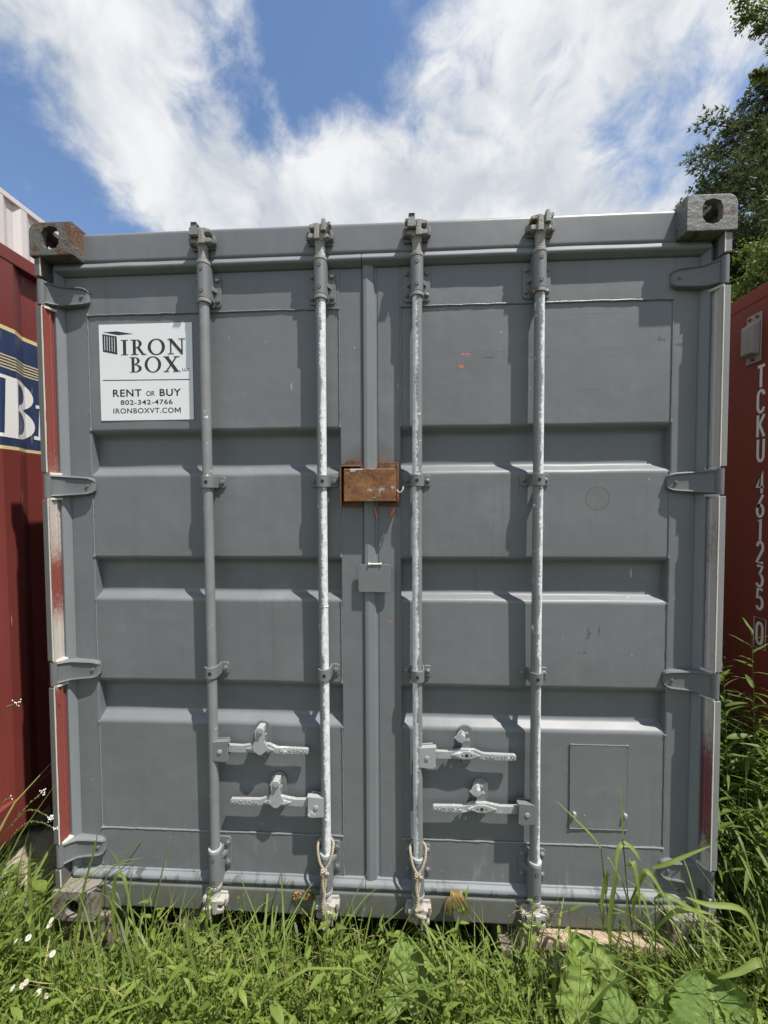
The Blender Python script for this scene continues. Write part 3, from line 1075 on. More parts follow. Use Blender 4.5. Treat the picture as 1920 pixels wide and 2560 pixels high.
def camlock(bx, z0, d, s, bar, mat, keep_parent):
    """forged cam end; d = +1 up, -1 down; s = side of the tapered stud"""
    q = lambda x, z: (bx + s * x, z0 + d * z)
    bm = bmesh.new()
    add_prism(bm, [q(*p) for p in CAMP], 'y', .013, .043, .0035, 2)
    add_tube(bm, [(bx, YBAR - .002, z0 - d * .040), (bx, YBAR - .002, z0 - d * .006), (bx, YBAR - .002, z0 + d * .002), (bx, YBAR - .003, z0 + d * .010)],
             [.0165, .0165, .0195, .0175], 16)
    add_prism(bm, [q(-.013, .058), q(.001, .058), q(.006, .004), q(-.016, .004)], 'y', .006, .016, .003, 2)
    finish(bm, 'cam', mat, bar, 26)
    bm = bmesh.new()
    t = bmesh.new()
    bmesh.ops.create_cube(t, size=1.0)
    for v in t.verts:
        f = 0.62 if v.co.z > 0 else 1.0
        lx, lz = .018 + v.co.x * .021 * f, .050 + v.co.z * .046
        v.co = Vector((bx + s * lx, .011 + v.co.y * .022 * (0.8 if v.co.z > 0 else 1.0) + (.004 if v.co.z > 0 else 0), z0 + d * lz))
    bmesh.ops.bevel(t, geom=list(t.edges), offset=.004, segments=2, profile=.5, affect='EDGES')
    merge(bm, t)
    a = q(.035, .060)
    add_tube(bm, [(a[0], .040, a[1]), (a[0], .016, a[1])], .0065, 10)
    finish(bm, 'cam_stud', m_keeper if d > 0 else mat, bar)
    bm = bmesh.new()
    add_prism(bm, [q(-.042, .004), q(.044, .0), q(.050, .022), q(.042, .050), (q(.020, .056)), q(-.030, .050), q(-.045, .030)], 'y', .0415, .0498, .003, 2)
    for e in (-1, 1):
        add_prism(bm, [q(e * .034, .010), q(e * .048, .012), q(e * .050, .030), q(e * .044, .044), q(e * .036, .040)], 'y', .024, .045, .004, 2)
    finish(bm, 'keeper', m_keeper if d > 0 else mat, keep_parent)


HANDLES = []


def handle(bx, zc, s, rx, k, bar, latched):
    """s = direction in which the grip points from its bar; rx = latch centre"""
    g = lambda u, v: (bx + s * u, zc + v)
    # hub: folded bracket straddling the handle end
    bm = bmesh.new()
    add_prism(bm, [g(.004, .036), g(.062, .040), g(.064, -.034), g(.052, -.040), g(.004, -.036)], 'y', .0185, .0235, .0015, 2)
    add_prism(bm, [g(.012, .036), g(.066, .040), g(.068, .030), g(.012, .028)], 'y', .020, .038, .0015, 2)
    add_prism(bm, [g(.010, .030), g(.056, .034), g(.058, -.030), g(.010, -.030)], 'y', .052, .057, .001, 1)
    finish(bm, 'handle_hub', m_handle if k in (1, 2) else m_bracket, bar)
    bm = bmesh.new()
    a = g(.033, 0)
    add_tube(bm, [(a[0], .020, a[1]), (a[0], .0165, a[1]), (a[0], .015, a[1])], [.0085, .0085, .006], 12)
    finish(bm, 'hub_pin', m_handle, bar)
    L = abs((rx - bx)) - .185 + .0
    u = abs(rx - bx)                                       # distance to the latch
    e = u + .178                                           # grip end
    out = [g(.045, .018), g(u - .070, .016), g(u - .040, .022), g(u - .020, .027), g(u + .030, .027), g(u + .055, .014), g(u + .066, .011),
           g(e - .004, .009), g(e, .004), g(e, -.012), g(e - .005, -.016), g(u + .070, -.018), g(u + .048, -.012), g(u + .02, -.002 if not latched else -.012),
           g(u - .010, -.018), g(u - .045, -.014), g(u - .075, -.016), g(.045, -.016)]
    out = [(a, zc + (b - zc) * .84) for a, b in out]
    bm = bmesh.new()
    add_prism(bm, out, 'y', .0365, .0490, .0016, 2)
    add_prism(bm, [g(u - .055, .004), g(u - .012, .018), g(u + .012, .018), g(u + .050, .002), g(u + .012, -.010), g(u - .012, -.010)], 'y', .0325, .0375, .0016, 2)
    hd = finish(bm, 'handle', m_handle, bar, 24)
    if not latched:
        bm = bmesh.new()
        for du, r in ((0, .0062), (-.016, .0026), (.016, .0026)):
            a = g(u + du, .004)
            add_tube(bm, [(a[0], .034, a[1]), (a[0], .0318, a[1])], r, 10)
        finish(bm, 'padlock_hole', m_dark, bar)
    # raised lettering on the grip
    x0, x1 = sorted((bx + s * (u + .072), bx + s * (e - .006)))
    text_part('HH05 50HH', x0, x1, zc - .0110, zc + .0040, .0366, .0022, 'raised_lettering', m_handle, bar, 0.0)
    # latch: back plate + swinging hasp
    bm = bmesh.new()
    add_prism(bm, [(rx + .0285 * math.cos(t), zc + .068 + .0285 * math.sin(t)) for t in [rad(i * 22.5) for i in range(0, 9)]] +
              [(rx + .0285 * math.cos(t), zc - .014 + .0285 * math.sin(t)) for t in [rad(180 + i * 22.5) for i in range(0, 9)]], 'y', .0640, .0735, .0015, 2)
    add_box(bm, rx - .016, rx + .016, .049, .066, zc - .038, zc + .050, .003, 2)
    finish(bm, 'latch_plate', m_bracket, bar)
    bolt(rx, .0640, zc - .029, k, bar)
    bm = bmesh.new()
    if latched:
        add_prism(bm, [(rx - .017, zc + .082), (rx - .010, zc + .090), (rx + .010, zc + .090), (rx + .017, zc + .082), (rx + .018, zc + .040),
                       (rx + .029, zc + .022), (rx + .027, zc + .006), (rx + .006, zc - .012), (rx - .006, zc - .012), (rx - .026, zc + .004),
                       (rx - .028, zc + .020), (rx - .019, zc + .040)], 'y', .0235, .0310, .0018, 2)
        add_box(bm, rx - .012, rx + .012, .030, .062, zc + .062, zc + .088, .003, 2)
        finish(bm, 'latch_hasp', m_handle, bar, 24)
        bolt(rx, .0235, zc + .072, 0, bar)
        bm = bmesh.new()
        add_tube(bm, [(rx - .021, .050, zc + .066), (rx - .021, .034, zc + .066)], .004, 8)
        finish(bm, 'latch_pin', m_handle, bar)
    else:
        # hasp swung up to the side
        pts = [(-.006, .060), (-.018, .052), (-.034, .058), (-.046, .072), (-.040, .076), (-.034, .088), (-.022, .098), (-.016, .100), (-.020, .086), (-.010, .078)]
        add_prism(bm, [(rx + a, zc + b) for a, b in pts], 'y', .026, .034, .0022, 2)
        add_box(bm, rx - .018, rx - .004, .030, .062, zc + .060, zc + .078, .003, 2)
        finish(bm, 'latch_hasp', m_handle, bar, 24)
        bolt(rx + .002, .058, zc + .068, 2, bar)


def text_part(s, x0, x1, z0, z1, y, depth, name, mat, parent, bold=0.0, track=1.0):
    cu_ = bpy.data.curves.new('txt', 'FONT')
    cu_.body = s
    cu_.size = 1.0
    cu_.offset = bold
    cu_.space_character = track
    cu_.resolution_u = 4
    o = bpy.data.objects.new('txt', cu_)
    COL.objects.link(o)
    dg = bpy.context.evaluated_depsgraph_get()
    me = bpy.data.meshes.new_from_object(o.evaluated_get(dg))
    bpy.data.objects.remove(o)
    bpy.data.curves.remove(cu_)
    us = [v.co.x for v in me.vertices]
    wv = [v.co.y for v in me.vertices]
    u0, u1, v0, v1 = min(us), max(us), min(wv), max(wv)
    bm = bmesh.new()
    bm.from_mesh(me)
    bpy.data.meshes.remove(me)
    for v in bm.verts:
        v.co = Vector((x0 + (v.co.x - u0) / (u1 - u0) * (x1 - x0), y, z0 + (v.co.y - v0) / (v1 - v0) * (z1 - z0)))
    if depth > 0:
        r = bmesh.ops.extrude_face_region(bm, geom=list(bm.faces))
        for g in r['geom']:
            if isinstance(g, bmesh.types.BMVert):
                g.co.y -= depth
    pl = parent.location if parent else Vector()
    o = finish(bm, name, mat, parent, 30)
    if parent and pl.length > 0:
        o.location = -pl
    return o


for k, bx in enumerate(BX):
    bm = bmesh.new()
    n = 26
    bow = 0.0012
    add_tube(bm, [(bx + bow * math.sin(i / n * math.pi * 2 + k), YBAR, 0.10 + (2.485 - 0.10) * i / n) for i in range(n + 1)], 0.0174, 24)
    if k == 1:
        add_tube(bm, [(bx, YBAR, 1.203), (bx, YBAR, 1.206), (bx, YBAR, 1.209)], [.0172, .0186, .0172], 24, False)
    bar = finish(bm, 'locking_bar', m_bars[k], ct, loc=(bx, YBAR, 0.0))
    bar['label'] = ('plain grey locking bar beside the sign', 'locking bar worn white on its right side, left of the lock box',
                    'locking bar worn white on its left side, right of the lock box', 'locking bar with a narrow white worn edge, nearest the ring stain')[k]
    BARS.append(bar)


class Off:
    """parts are built in scene coordinates and then hung under a bar whose origin is elsewhere"""


_old_finish = finish


def finish(bm, name, mat, parent=None, angle=38.0, recalc=True, loc=None):
    o = _old_finish(bm, name, mat, parent, angle, recalc, loc)
    if parent is not None and loc is None and parent.type == 'MESH' and parent.location.length > 0:
        o.location = -parent.location
    return o


for k, bx in enumerate(BX):
    bar = BARS[k]
    bracket(bx, 2.303, 2.423, 2.318, 2.438, k, bar, False)
    bracket(bx, 0.178, 0.298, 0.142, 0.268, k, bar, True)
    clamp(bx, 1.661, k, bar)
    clamp(bx, 0.957, k, bar)
    camlock(bx, 2.497, 1, (-1, 1, -1, 1)[k], bar, m_cam, header)
    camlock(bx, 0.104, -1, (-1, 1, 1, -1)[k], bar, m_camlow, sill)
handle(BX[0], 0.662, 1, -0.414, 0, BARS[0], True)
handle(BX[1], 0.462, -1, -0.357, 1, BARS[1], True)
handle(BX[2], 0.660, 1, 0.347, 2, BARS[2], False)
handle(BX[3], 0.462, -1, 0.402, 3, BARS[3], False)

# ------------------------------------------------------------------ lock box over the middle seam
lb = bpy.data.objects.new('lock_box', None)
COL.objects.link(lb)
lb.location = (0, 0, 0)
lb.parent = ct
lb['label'] = 'rusted steel padlock box welded across the door seam'
bm = bmesh.new()
t = bmesh.new()
bmesh.ops.create_cube(t, size=1.0)
for v in t.verts:
    v.co = Vector((0.0015 + v.co.x * .187, .044 + v.co.y * .050, 1.6465 + v.co.z * .115))
bmesh.ops.delete(t, geom=[f for f in t.faces if f.normal.z < -.5], context='FACES_ONLY')
bmesh.ops.bevel(t, geom=[e for e in t.edges if len(e.link_faces) == 2], offset=.004, segments=2, profile=.5, affect='EDGES')
bmesh.ops.solidify(t, geom=list(t.faces), thickness=0.005)
merge(bm, t)
finish(bm, 'cover', m_lock, lb)
bm = bmesh.new()
add_box(bm, -.107, -.030, .0655, .0712, 1.566, 1.727, .001, 1)
add_box(bm, -.107, -.1025, .026, .0654, 1.570, 1.716, .001, 1)
add_box(bm, -.107, -.034, .026, .0654, 1.7122, 1.7166, .001, 1)
pts = [(-.096, 1.7275), (-.085, 1.737), (-.060, 1.738), (-.040, 1.731), (-.036, 1.7275)]
add_prism(bm, pts, 'y', .066, .071)
finish(bm, 'backing_plate', m_rust, lb)
bm = bmesh.new()
add_box(bm, .030, .105, .0655, .0712, 1.568, 1.729, .001, 1)
add_box(bm, .0955, .1045, .040, .0654, 1.584, 1.727, .001, 1)
finish(bm, 'backing_plate', m_rust, lb)
bm = bmesh.new()
add_tube(bm, [(.098, .020, 1.628), (.101, .016, 1.622), (.107, .015, 1.618), (.114, .016, 1.621), (.119, .018, 1.630), (.120, .022, 1.640)], .0024, 8)
finish(bm, 'wire_hook', m_handle, lb)
bm = bmesh.new()
for pts in ([(.017, 1.568), (.022, 1.545), (.026, 1.524), (.024, 1.520), (.018, 1.540), (.014, 1.566)],
            [(.086, 1.566), (.090, 1.552), (.082, 1.536), (.072, 1.530), (.074, 1.545), (.080, 1.560)]):
    add_prism(bm, pts, 'y', .058, .060)
finish(bm, 'paint_flake', m_orange, lb)

# bent plate over the seam
bm = bmesh.new()
add_prism(bm, rrect(-.046, .074, 1.254, 1.357, .009), 'y', .0485, .0535, .0014, 2)
for v in bm.verts:
    v.co.y += .05 * abs(v.co.x - .020)
add_box(bm, .030, .062, .053, .0715, 1.275, 1.335)
sp = finish(bm, 'seam_plate', m_bracket, ct)
bm = bmesh.new()
weld(bm, (-.008, .0510, 1.3575), (.040, .0520, 1.3580), .0046, 4)
finish(bm, 'weld_seam', m_edge, sp)

# welded plate low on the right door
bm = bmesh.new()
add_box(bm, .731, .937, .0708, .0738, .374, .691, .0012, 2)
dp = finish(bm, 'cover_plate', m_door, ct)
bm = bmesh.new()
for a, b in (((.731, .691), (.937, .691)), ((.731, .374), (.731, .691)), ((.937, .374), (.937, .691)), ((.731, .374), (.937, .374))):
    weld(bm, (a[0], .0715, a[1]), (b[0], .0715, b[1]), .0020, a[0] * 9)
finish(bm, 'weld_seam', m_weld, dp)
for x in (.746, .928):
    bm = bmesh.new()
    add_dome(bm, (x, .071, .430), .0085, .010, 9)
    add_box(bm, x - .006, x + .005, .060, .071, .425, .440, .002, 1)
    finish(bm, 'plate_stud', m_handle, dp)

# ------------------------------------------------------------------ white company sign
SX0, SX1, SZ0, SZ1 = -1.0245, -0.6640, 1.898, 2.257
sign = fresh(add_prism, rrect(SX0, SX1, SZ0, SZ1, .002), 'y', YP - .0022, YP - .0012)
sign = finish(sign, 'company_sign', m_white, ct)
sign['label'] = 'white square rental sign on the left door'
YI = YP - .00235


def ell(cx, cz, rx, rz, a0, a1, n=20):
    return [(cx + rx * math.cos(rad(a0 + (a1 - a0) * i / n)), cz + rz * math.sin(rad(a0 + (a1 - a0) * i / n))) for i in range(n + 1)]


def crescent(cx, cz, ro, ri, a0, a1, cxi=None):
    o = ell(cx, cz, ro[0], ro[1], a0, a1)
    i = ell(cx if cxi is None else cxi, cz, ri[0], ri[1], a0, a1)
    return ('ring', o, i)


def R_(x0, x1, z0, z1):
    return ('poly', [(x0, z0), (x1, z0), (x1, z1), (x0, z1)])


SERIF = {
    'I': (0.42, [R_(.12, .30, 0, 1), R_(.0, .42, 0, .050), R_(.0, .42, .950, 1)]),
    'R': (0.82, [R_(.12, .29, 0, 1), R_(.0, .42, 0, .050), R_(.0, .32, .950, 1), R_(.28, .38, .460, .51),
                 crescent(.34, .733, (.29, .267), (.125, .216), -90, 90), ('poly', [(.33, .50), (.50, .50), (.74, .08), (.88, .05), (.88, 0), (.64, 0)])]),
    'O': (0.98, [crescent(.49, .5, (.49, .530), (.315, .475), 0, 360)]),
    'N': (1.00, [R_(.14, .215, .02, .95), R_(.0, .35, 0, .050), R_(.0, .2, .950, 1), ('poly', [(.04, 1), (.25, 1), (.85, .14), (.85, -.03), (.78, -.03)]),
                 R_(.775, .85, .0, .98), R_(.62, 1.0, .950, 1)]),
    'B': (0.74, [R_(.11, .28, 0, 1), R_(.0, .32, 0, .050), R_(.0, .32, .950, 1), R_(.27, .38, .49, .54),
                 crescent(.31, .765, (.29, .235), (.135, .190), -90, 90), crescent(.31, .262, (.40, .262), (.22, .215), -90, 90)]),
    'X': (0.95, [('poly', [(.04, 1), (.27, 1), (.90, 0), (.67, 0)]), ('poly', [(.73, 1), (.82, 1), (.18, 0), (.09, 0)]),
                 R_(.0, .34, .950, 1), R_(.60, .95, .950, 1), R_(.0, .31, 0, .050), R_(.55, .99, 0, .050)]),
}


def serif_word(bm, word, x0, x1, z0, z1, y, gapf=0.14):
    tot = sum(SERIF[c][0] for c in word) + gapf * (len(word) - 1)
    sx, sz = (x1 - x0) / tot, (z1 - z0)
    cur, k = 0.0, 0
    for ch in word:
        w, shapes = SERIF[ch]
        for sh in shapes:
            k += 1
            yy = y - 0.00006 * k
            P = lambda p: (x0 + (cur + p[0]) * sx, yy, z0 + p[1] * sz)
            if sh[0] == 'poly':
                bm.faces.new([bm.verts.new(P(p)) for p in sh[1]])
            else:
                o = [bm.verts.new(P(p)) for p in sh[1]]
                i = [bm.verts.new(P(p)) for p in sh[2]]
                for a in range(len(o) - 1):
                    bm.faces.new((o[a], o[a + 1], i[a + 1], i[a]))
        cur += w + gapf


bm = bmesh.new()
serif_word(bm, 'IRON', -.940, -.690, 2.1415, 2.1985, YI)
serif_word(bm, 'BOX', -.907, -.713, 2.0765, 2.1335, YI)
finish(bm, 'lettering', m_ink, sign)
text_part('LLC', -.704, -.676, 2.0775, 2.0885, YI, 0, 'lettering', m_ink, sign, 0.025)
bm = bmesh.new()
yk = YI
# container pictogram: dark roof and end wall with pale ribs
for pts in ([(-1.009, 2.2285), (-.955, 2.2310), (-.889, 2.2195), (-.950, 2.2165)],
            [(-1.011, 2.2220), (-.955, 2.2120), (-.954, 2.1445), (-1.010, 2.1565)]):
    yk -= .00006
    bm.faces.new([bm.verts.new((x, yk, z)) for x, z in pts])
finish(bm, 'logo', m_ink, sign)
bm = bmesh.new()
for i in range(5):
    f = .14 + i * .17
    x = -1.011 + .056 * f
    zt, zb_ = 2.222 - .010 * f - .006, 2.1565 - .012 * f + .007
    bm.faces.new([bm.verts.new(q) for q in ((x, YI - .0006, zt), (x + .0022, YI - .0006, zt), (x + .0022, YI - .0006, zb_), (x, YI - .0006, zb_))])
finish(bm, 'logo', m_white, sign)
bm = bmesh.new()
bm.faces.new([bm.verts.new(q) for q in ((-1.014, YI, 2.0475), (-.676, YI, 2.0445), (-.676, YI, 2.0480), (-1.014, YI, 2.0510))])
finish(bm, 'rule', m_ink, sign)
text_part('RENT', -.976, -.864, 1.9865, 2.0140, YI, 0, 'lettering', m_ink, sign, 0.024, 1.12)
text_part('OR', -.846, -.812, 1.9875, 2.0065, YI, 0, 'lettering', m_ink, sign, 0.016)
text_part('BUY', -.794, -.711, 1.9860, 2.0135, YI, 0, 'lettering', m_ink, sign, 0.024, 1.12)
text_part('802-342-4766', -.947, -.744, 1.9555, 1.9745, YI, 0, 'lettering', m_ink, sign, 0.020, 1.10)
text_part('IRONBOXVT.CO', -.976, -.7405, 1.9235, 1.9435, YI, 0, 'lettering', m_ink, sign, 0.016, 1.10)
bm = bmesh.new()
bm.faces.new([bm.verts.new((-.737 + .0235 * a, YI, 1.9237 + .0196 * b)) for a, b in
              ((0, 0), (0, 1), (.20, 1), (.5, .42), (.8, 1), (1, 1), (1, 0), (.82, 0), (.82, .66), (.56, .16), (.44, .16), (.18, .66), (.18, 0))])
finish(bm, 'lettering', m_ink, sign)

# ================================================================== NEIGHBOURING CONTAINERS
def rails(parent, x_in, x_out, y0, y1, zt, zb, mat):
    """top and bottom side rails, roof, floor and ends of a simple box container"""
    xa, xb = sorted((x_in, x_out))
    for nm, z0, z1 in (('top_rail', zt - .062, zt), ('bottom_rail', zb, zb + .155)):
        for xx, e in ((xa, 1), (xb, -1)):
            bm = bmesh.new()
            add_box(bm, *sorted((xx, xx + e * .06)), y0, y1, z0, z1, .006, 2)
            finish(bm, nm, mat, parent)
    bm = bmesh.new()
    add_box(bm, xa + .061, xb - .061, y0, y1, zt - .03, zt - .008)
    finish(bm, 'roof', mat, parent)
    bm = bmesh.new()
    add_box(bm, xa + .061, xb - .061, y0, y1, zb + .08, zb + .14)
    finish(bm, 'floor', m_wood_old, parent)
    for ye, e in ((y0, 1), (y1, -1)):                     # corrugated ends between corner posts and beams
        bm = bmesh.new()
        br = corr_breaks(xa + .10, xb - .10, xa + .15)
        add_strip(bm, [(x, ye + e * (.02 + corr(x - xa - .15))) for x in br], 'z', zb + .13, zt - .09)
        finish(bm, 'end_wall', mat, parent, 20)
        for xx in (xa + .0612, xb - .1012):
            bm = bmesh.new()
            add_box(bm, xx, xx + .040, *sorted((ye + e * .002, ye + e * .12)), zb + .1415, zt - .0315, .004, 1)
            finish(bm, 'corner_post', mat, parent)
        bm = bmesh.new()
        add_box(bm, xa + .1014, xb - .1014, *sorted((ye + e * .003, ye + e * .018)), zt - .12, zt - .0315, .003, 1)
        finish(bm, 'end_header', mat, parent)


# --- maroon container, left
LX, LPH = -1.600, 0.235          # outer plane of its wall; phase of the corrugation
LZ0, LZ1 = 0.119, 2.703
lc = empty('maroon_container', 'maroon corrugated container with navy logo band, left of the grey container', 'container', (-2.82, 3.0, 0.119))
lc.location = (0, 0, 0)
rails(lc, LX + .004, LX - 2.434, 0.02, 6.08, LZ1, LZ0, m_maroon)
bm = bmesh.new()
corr_wall(bm, LX, 1, 0.02, 6.08, LZ0 + .14, LZ1 - .05, LPH)
finish(bm, 'side_wall', m_logo, lc, 20)
bm = bmesh.new()
corr_wall(bm, LX - 2.43, -1, 0.02, 6.08, LZ0 + .14, LZ1 - .05, LPH)
finish(bm, 'side_wall', m_maroon, lc, 20)


def wall_print(polys, name, mat):
    """flat lettering laid over the folds of the left container's wall: (y, z) outlines"""
    bm = bmesh.new()
    br = corr_breaks(0.02, 1.2, LPH)
    for k, (kind, o, i) in enumerate(polys):
        t = bmesh.new()
        if kind == 'poly':
            t.faces.new([t.verts.new((0, a, b)) for a, b in o])
        else:
            A = [t.verts.new((0, a, b)) for a, b in o]
            B = [t.verts.new((0, a, b)) for a, b in i]
            for q in range(len(A) - 1):
                t.faces.new((A[q], A[q + 1], B[q + 1], B[q]))
        for y in br:
            bmesh.ops.bisect_plane(t, geom=list(t.verts) + list(t.edges) + list(t.faces), plane_co=(0, y, 0), plane_no=(0, 1, 0))
        for v in t.verts:
            v.co.x = LX - corr(v.co.y - LPH) + .0012 + .00012 * k
        merge(bm, t)
    return finish(bm, name, mat, lc, 20)


def yz_glyph(ch, y0, y1, z0, z1, slant=0.0):
    w, shapes = SERIF[ch]
    f = lambda p: (y0 + (p[0] / w) * (y1 - y0) + slant * (p[1] - .5), z0 + p[1] * (z1 - z0))
    out = []
    for sh in shapes:
        out.append((sh[0], [f(p) for p in sh[1]], [f(p) for p in sh[2]] if sh[0] == 'ring' else None))
    return out


BIGB = [('poly', [(.258, 2.139), (.318, 2.139), (.304, 1.873), (.244, 1.873)], None),
        ('poly', [(.14, 2.144), (.30, 2.139), (.30, 2.124), (.14, 2.128)], None),
        ('poly', [(.14, 1.889), (.30, 1.889), (.31, 1.873), (.14, 1.873)], None),
        ('ring', ell(.318, 2.074, .098, .066, -90, 90), ell(.318, 2.074, .044, .046, -90, 90)),
        ('ring', ell(.308, 1.945, .112, .072, -90, 90), ell(.308, 1.945, .054, .053, -90, 90))]
wall_print(BIGB, 'logo_letter', m_logo_white)
wall_print([('poly', [(.428, 2.053), (.47, 2.056), (.47, 2.040), (.428, 2.038)], None),
            ('poly', [(.446, 2.039), (.50, 2.039), (.50, 1.905), (.437, 1.905)], None),
            ('poly', [(.414, 1.904), (.53, 1.904), (.53, 1.887), (.414, 1.887)], None)], 'logo_letter', m_logo_white)

# --- stack in the next row: cream container on top of a red one
for nm, lab, z0, z1, mt in (('red_container', 'dark red container in the next row carrying the cream container', -.03, 2.556, m_red2),
                            ('cream_container', 'cream corrugated container stacked high behind the maroon one', 2.562, 5.16, m_cream)):
    c2 = empty(nm, lab, 'container')
    rails(c2, -4.436, -6.87, .02, 6.08, z1, z0, mt)
    for x_, e in ((-4.44, 1), (-6.866, -1)):
        bm = bmesh.new()
        corr_wall(bm, x_, e, .02, 6.08, z0 + .14, z1 - .05, .11)
        finish(bm, 'side_wall', mt, c2, 20)

# --- red-brown container, right
RX = 1.680
rc_ = empty('red_brown_container', 'shaded red-brown container with white code letters, right of the grey container', 'container')
rails(rc_, RX - .004, RX + 2.434, .06, 6.12, 2.518, -.068, m_red2)
bm = bmesh.new()
add_box(bm, RX, RX + .004, .06, .70, .087, 2.457)
finish(bm, 'corner_panel', m_red2, rc_)
bm = bmesh.new()
corr_wall(bm, RX, -1, .70, 6.12, .07, 2.47, .70 - .072)
finish(bm, 'side_wall', m_red2, rc_, 20)
bm = bmesh.new()
corr_wall(bm, RX + 2.43, 1, .06, 6.12, .07, 2.47, .2)
finish(bm, 'side_wall', m_red2, rc_, 20)
# ventilator
vt = fresh(add_box, RX - .006, RX - .0005, .428, .502, 2.190, 2.404, .002, 1)
vt = finish(vt, 'ventilator', m_vent, rc_)
bm = bmesh.new()
t = bmesh.new()
bmesh.ops.create_cube(t, size=1.0)
for v in t.verts:
    f = .82 if v.co.x < 0 else 1.0
    v.co = Vector((RX - .022 + v.co.x * .032, .465 + v.co.y * .070 * f, 2.295 + v.co.z * .150 * f + (-.006 if v.co.x < 0 else 0)))
bmesh.ops.bevel(t, geom=list(t.edges), offset=.006, segments=3, profile=.5, affect='EDGES')
merge(bm, t)
finish(bm, 'vent_hood', m_vent, vt)
for yy, zz in ((.447, 2.388), (.484, 2.388), (.465, 2.206)):
    bm = bmesh.new()
    add_tube(bm, [(RX - .006, yy, zz), (RX - .012, yy, zz)], .0065, 10)
    finish(bm, 'rivet', m_red2, vt)


def stroke(bm, pts, w, x, y0, z0, sy, sz, closed=False):
    """constant-width stroke; letter box (0..1, 0..1), u runs to the reader's right = towards -y"""
    P = [Vector((y0 - a * sy, z0 + b * sz)) for a, b in pts]
    n = len(P)
    L, R = [], []
    for i in range(n):
        a = P[i - 1] if (i > 0 or closed) else P[i]
        b = P[(i + 1) % n] if (i < n - 1 or closed) else P[i]
        d = (b - a).normalized()
        nn = Vector((-d.y, d.x)) * w / 2
        L.append(bm.verts.new((x, P[i].x + nn.x, P[i].y + nn.y)))
        R.append(bm.verts.new((x, P[i].x - nn.x, P[i].y - nn.y)))
    for i in range(n if closed else n - 1):
        j = (i + 1) % n
        bm.faces.new((L[i], L[j], R[j], R[i]))


def arc(cx, cz, rx, rz, a0, a1, n=10):
    return ell(cx, cz, rx, rz, a0, a1, n)


STENCIL = {
    'T': [[(0, .95), (1, .95)], [(.5, .95), (.5, 0)]],
    'C': [arc(.5, .72, .42, .26, 10, 180, 8) + arc(.5, .26, .42, .26, 180, 350, 8)],
    'K': [[(.08, 0), (.08, 1)], [(.95, 1), (.12, .42)], [(.36, .56), (1, 0)]],
    'U': [[(.1, 1), (.1, .28)] + arc(.5, .28, .40, .26, 180, 360, 10) + [(.9, 1)]],
    '4': [[(.72, 0), (.72, 1), (.02, .28), (1, .28)]],
    '6': [[(.85, 1), (.35, .62)] + arc(.5, .28, .42, .27, 150, 510, 16)],
    '1': [[(.25, .86), (.55, .98), (.55, 0)]],
    '2': [arc(.5, .74, .40, .25, 170, -20, 9) + [(.06, .05), (.98, .05)]],
    '3': [[(.08, .95), (.85, .95), (.48, .58)] + arc(.46, .30, .44, .28, 80, -150, 10)],
    '5': [[(.9, .95), (.2, .95), (.16, .52)] + arc(.46, .32, .44, .28, 110, -150, 10)],
    '0': [arc(.5, .74, .40, .24, 0, 180, 8) + arc(.5, .26, .40, .24, 180, 360, 8) + [(.9, .74)]],
}
LY = .4455
for ch, zt in (('T', 2.171), ('C', 2.063), ('K', 1.955), ('U', 1.848), ('4', 1.709), ('6', 1.606), ('1', 1.503), ('2', 1.401), ('3', 1.299), ('5', 1.197), ('0', 1.047)):
    bm = bmesh.new()
    for j, pl in enumerate(STENCIL[ch]):
        stroke(bm, pl, .0125, RX - .0012 - .0001 * j, LY - (2.17 - zt) * .022, zt - .096, .034, .096)
    finish(bm, 'code_letter', m_letter_white, rc_)
bm = bmesh.new()
stroke(bm, [(-.30, -.20), (1.35, -.20), (1.35, 1.20), (-.30, 1.20)], .003, RX - .0012, LY - .0248, .951, .034, .096, True)
finish(bm, 'code_frame', m_letter_white, rc_)

# ================================================================== SUPPORTS
def chunk(name, label, cat, x0, x1, y0, y1, z0, z1, mat, bev=.006, group=None, rot=0):
    bm = bmesh.new()
    t = bmesh.new()
    bmesh.ops.create_cube(t, size=1.0)
    for v in t.verts:
        v.co = Vector((v.co.x * (x1 - x0), v.co.y * (y1 - y0), v.co.z * (z1 - z0)))
    bmesh.ops.bevel(t, geom=list(t.edges), offset=bev, segments=2, profile=.5, affect='EDGES')
    bmesh.ops.subdivide_edges(t, edges=[e for e in t.edges if e.calc_length() > .08], cuts=3, use_grid_fill=True)
    for v in t.verts:
        v.co += Vector((0, 1, 1)) * (bev * .5 * mnoise.noise(v.co * 14 + Vector((x0, z0, 3))))
    merge(bm, t)
    o = finish(bm, name, mat)
    o.location = ((x0 + x1) / 2, (y0 + y1) / 2, (z0 + z1) / 2)
    o.rotation_euler = (0, 0, rot)
    return tag(o, label, cat, group)


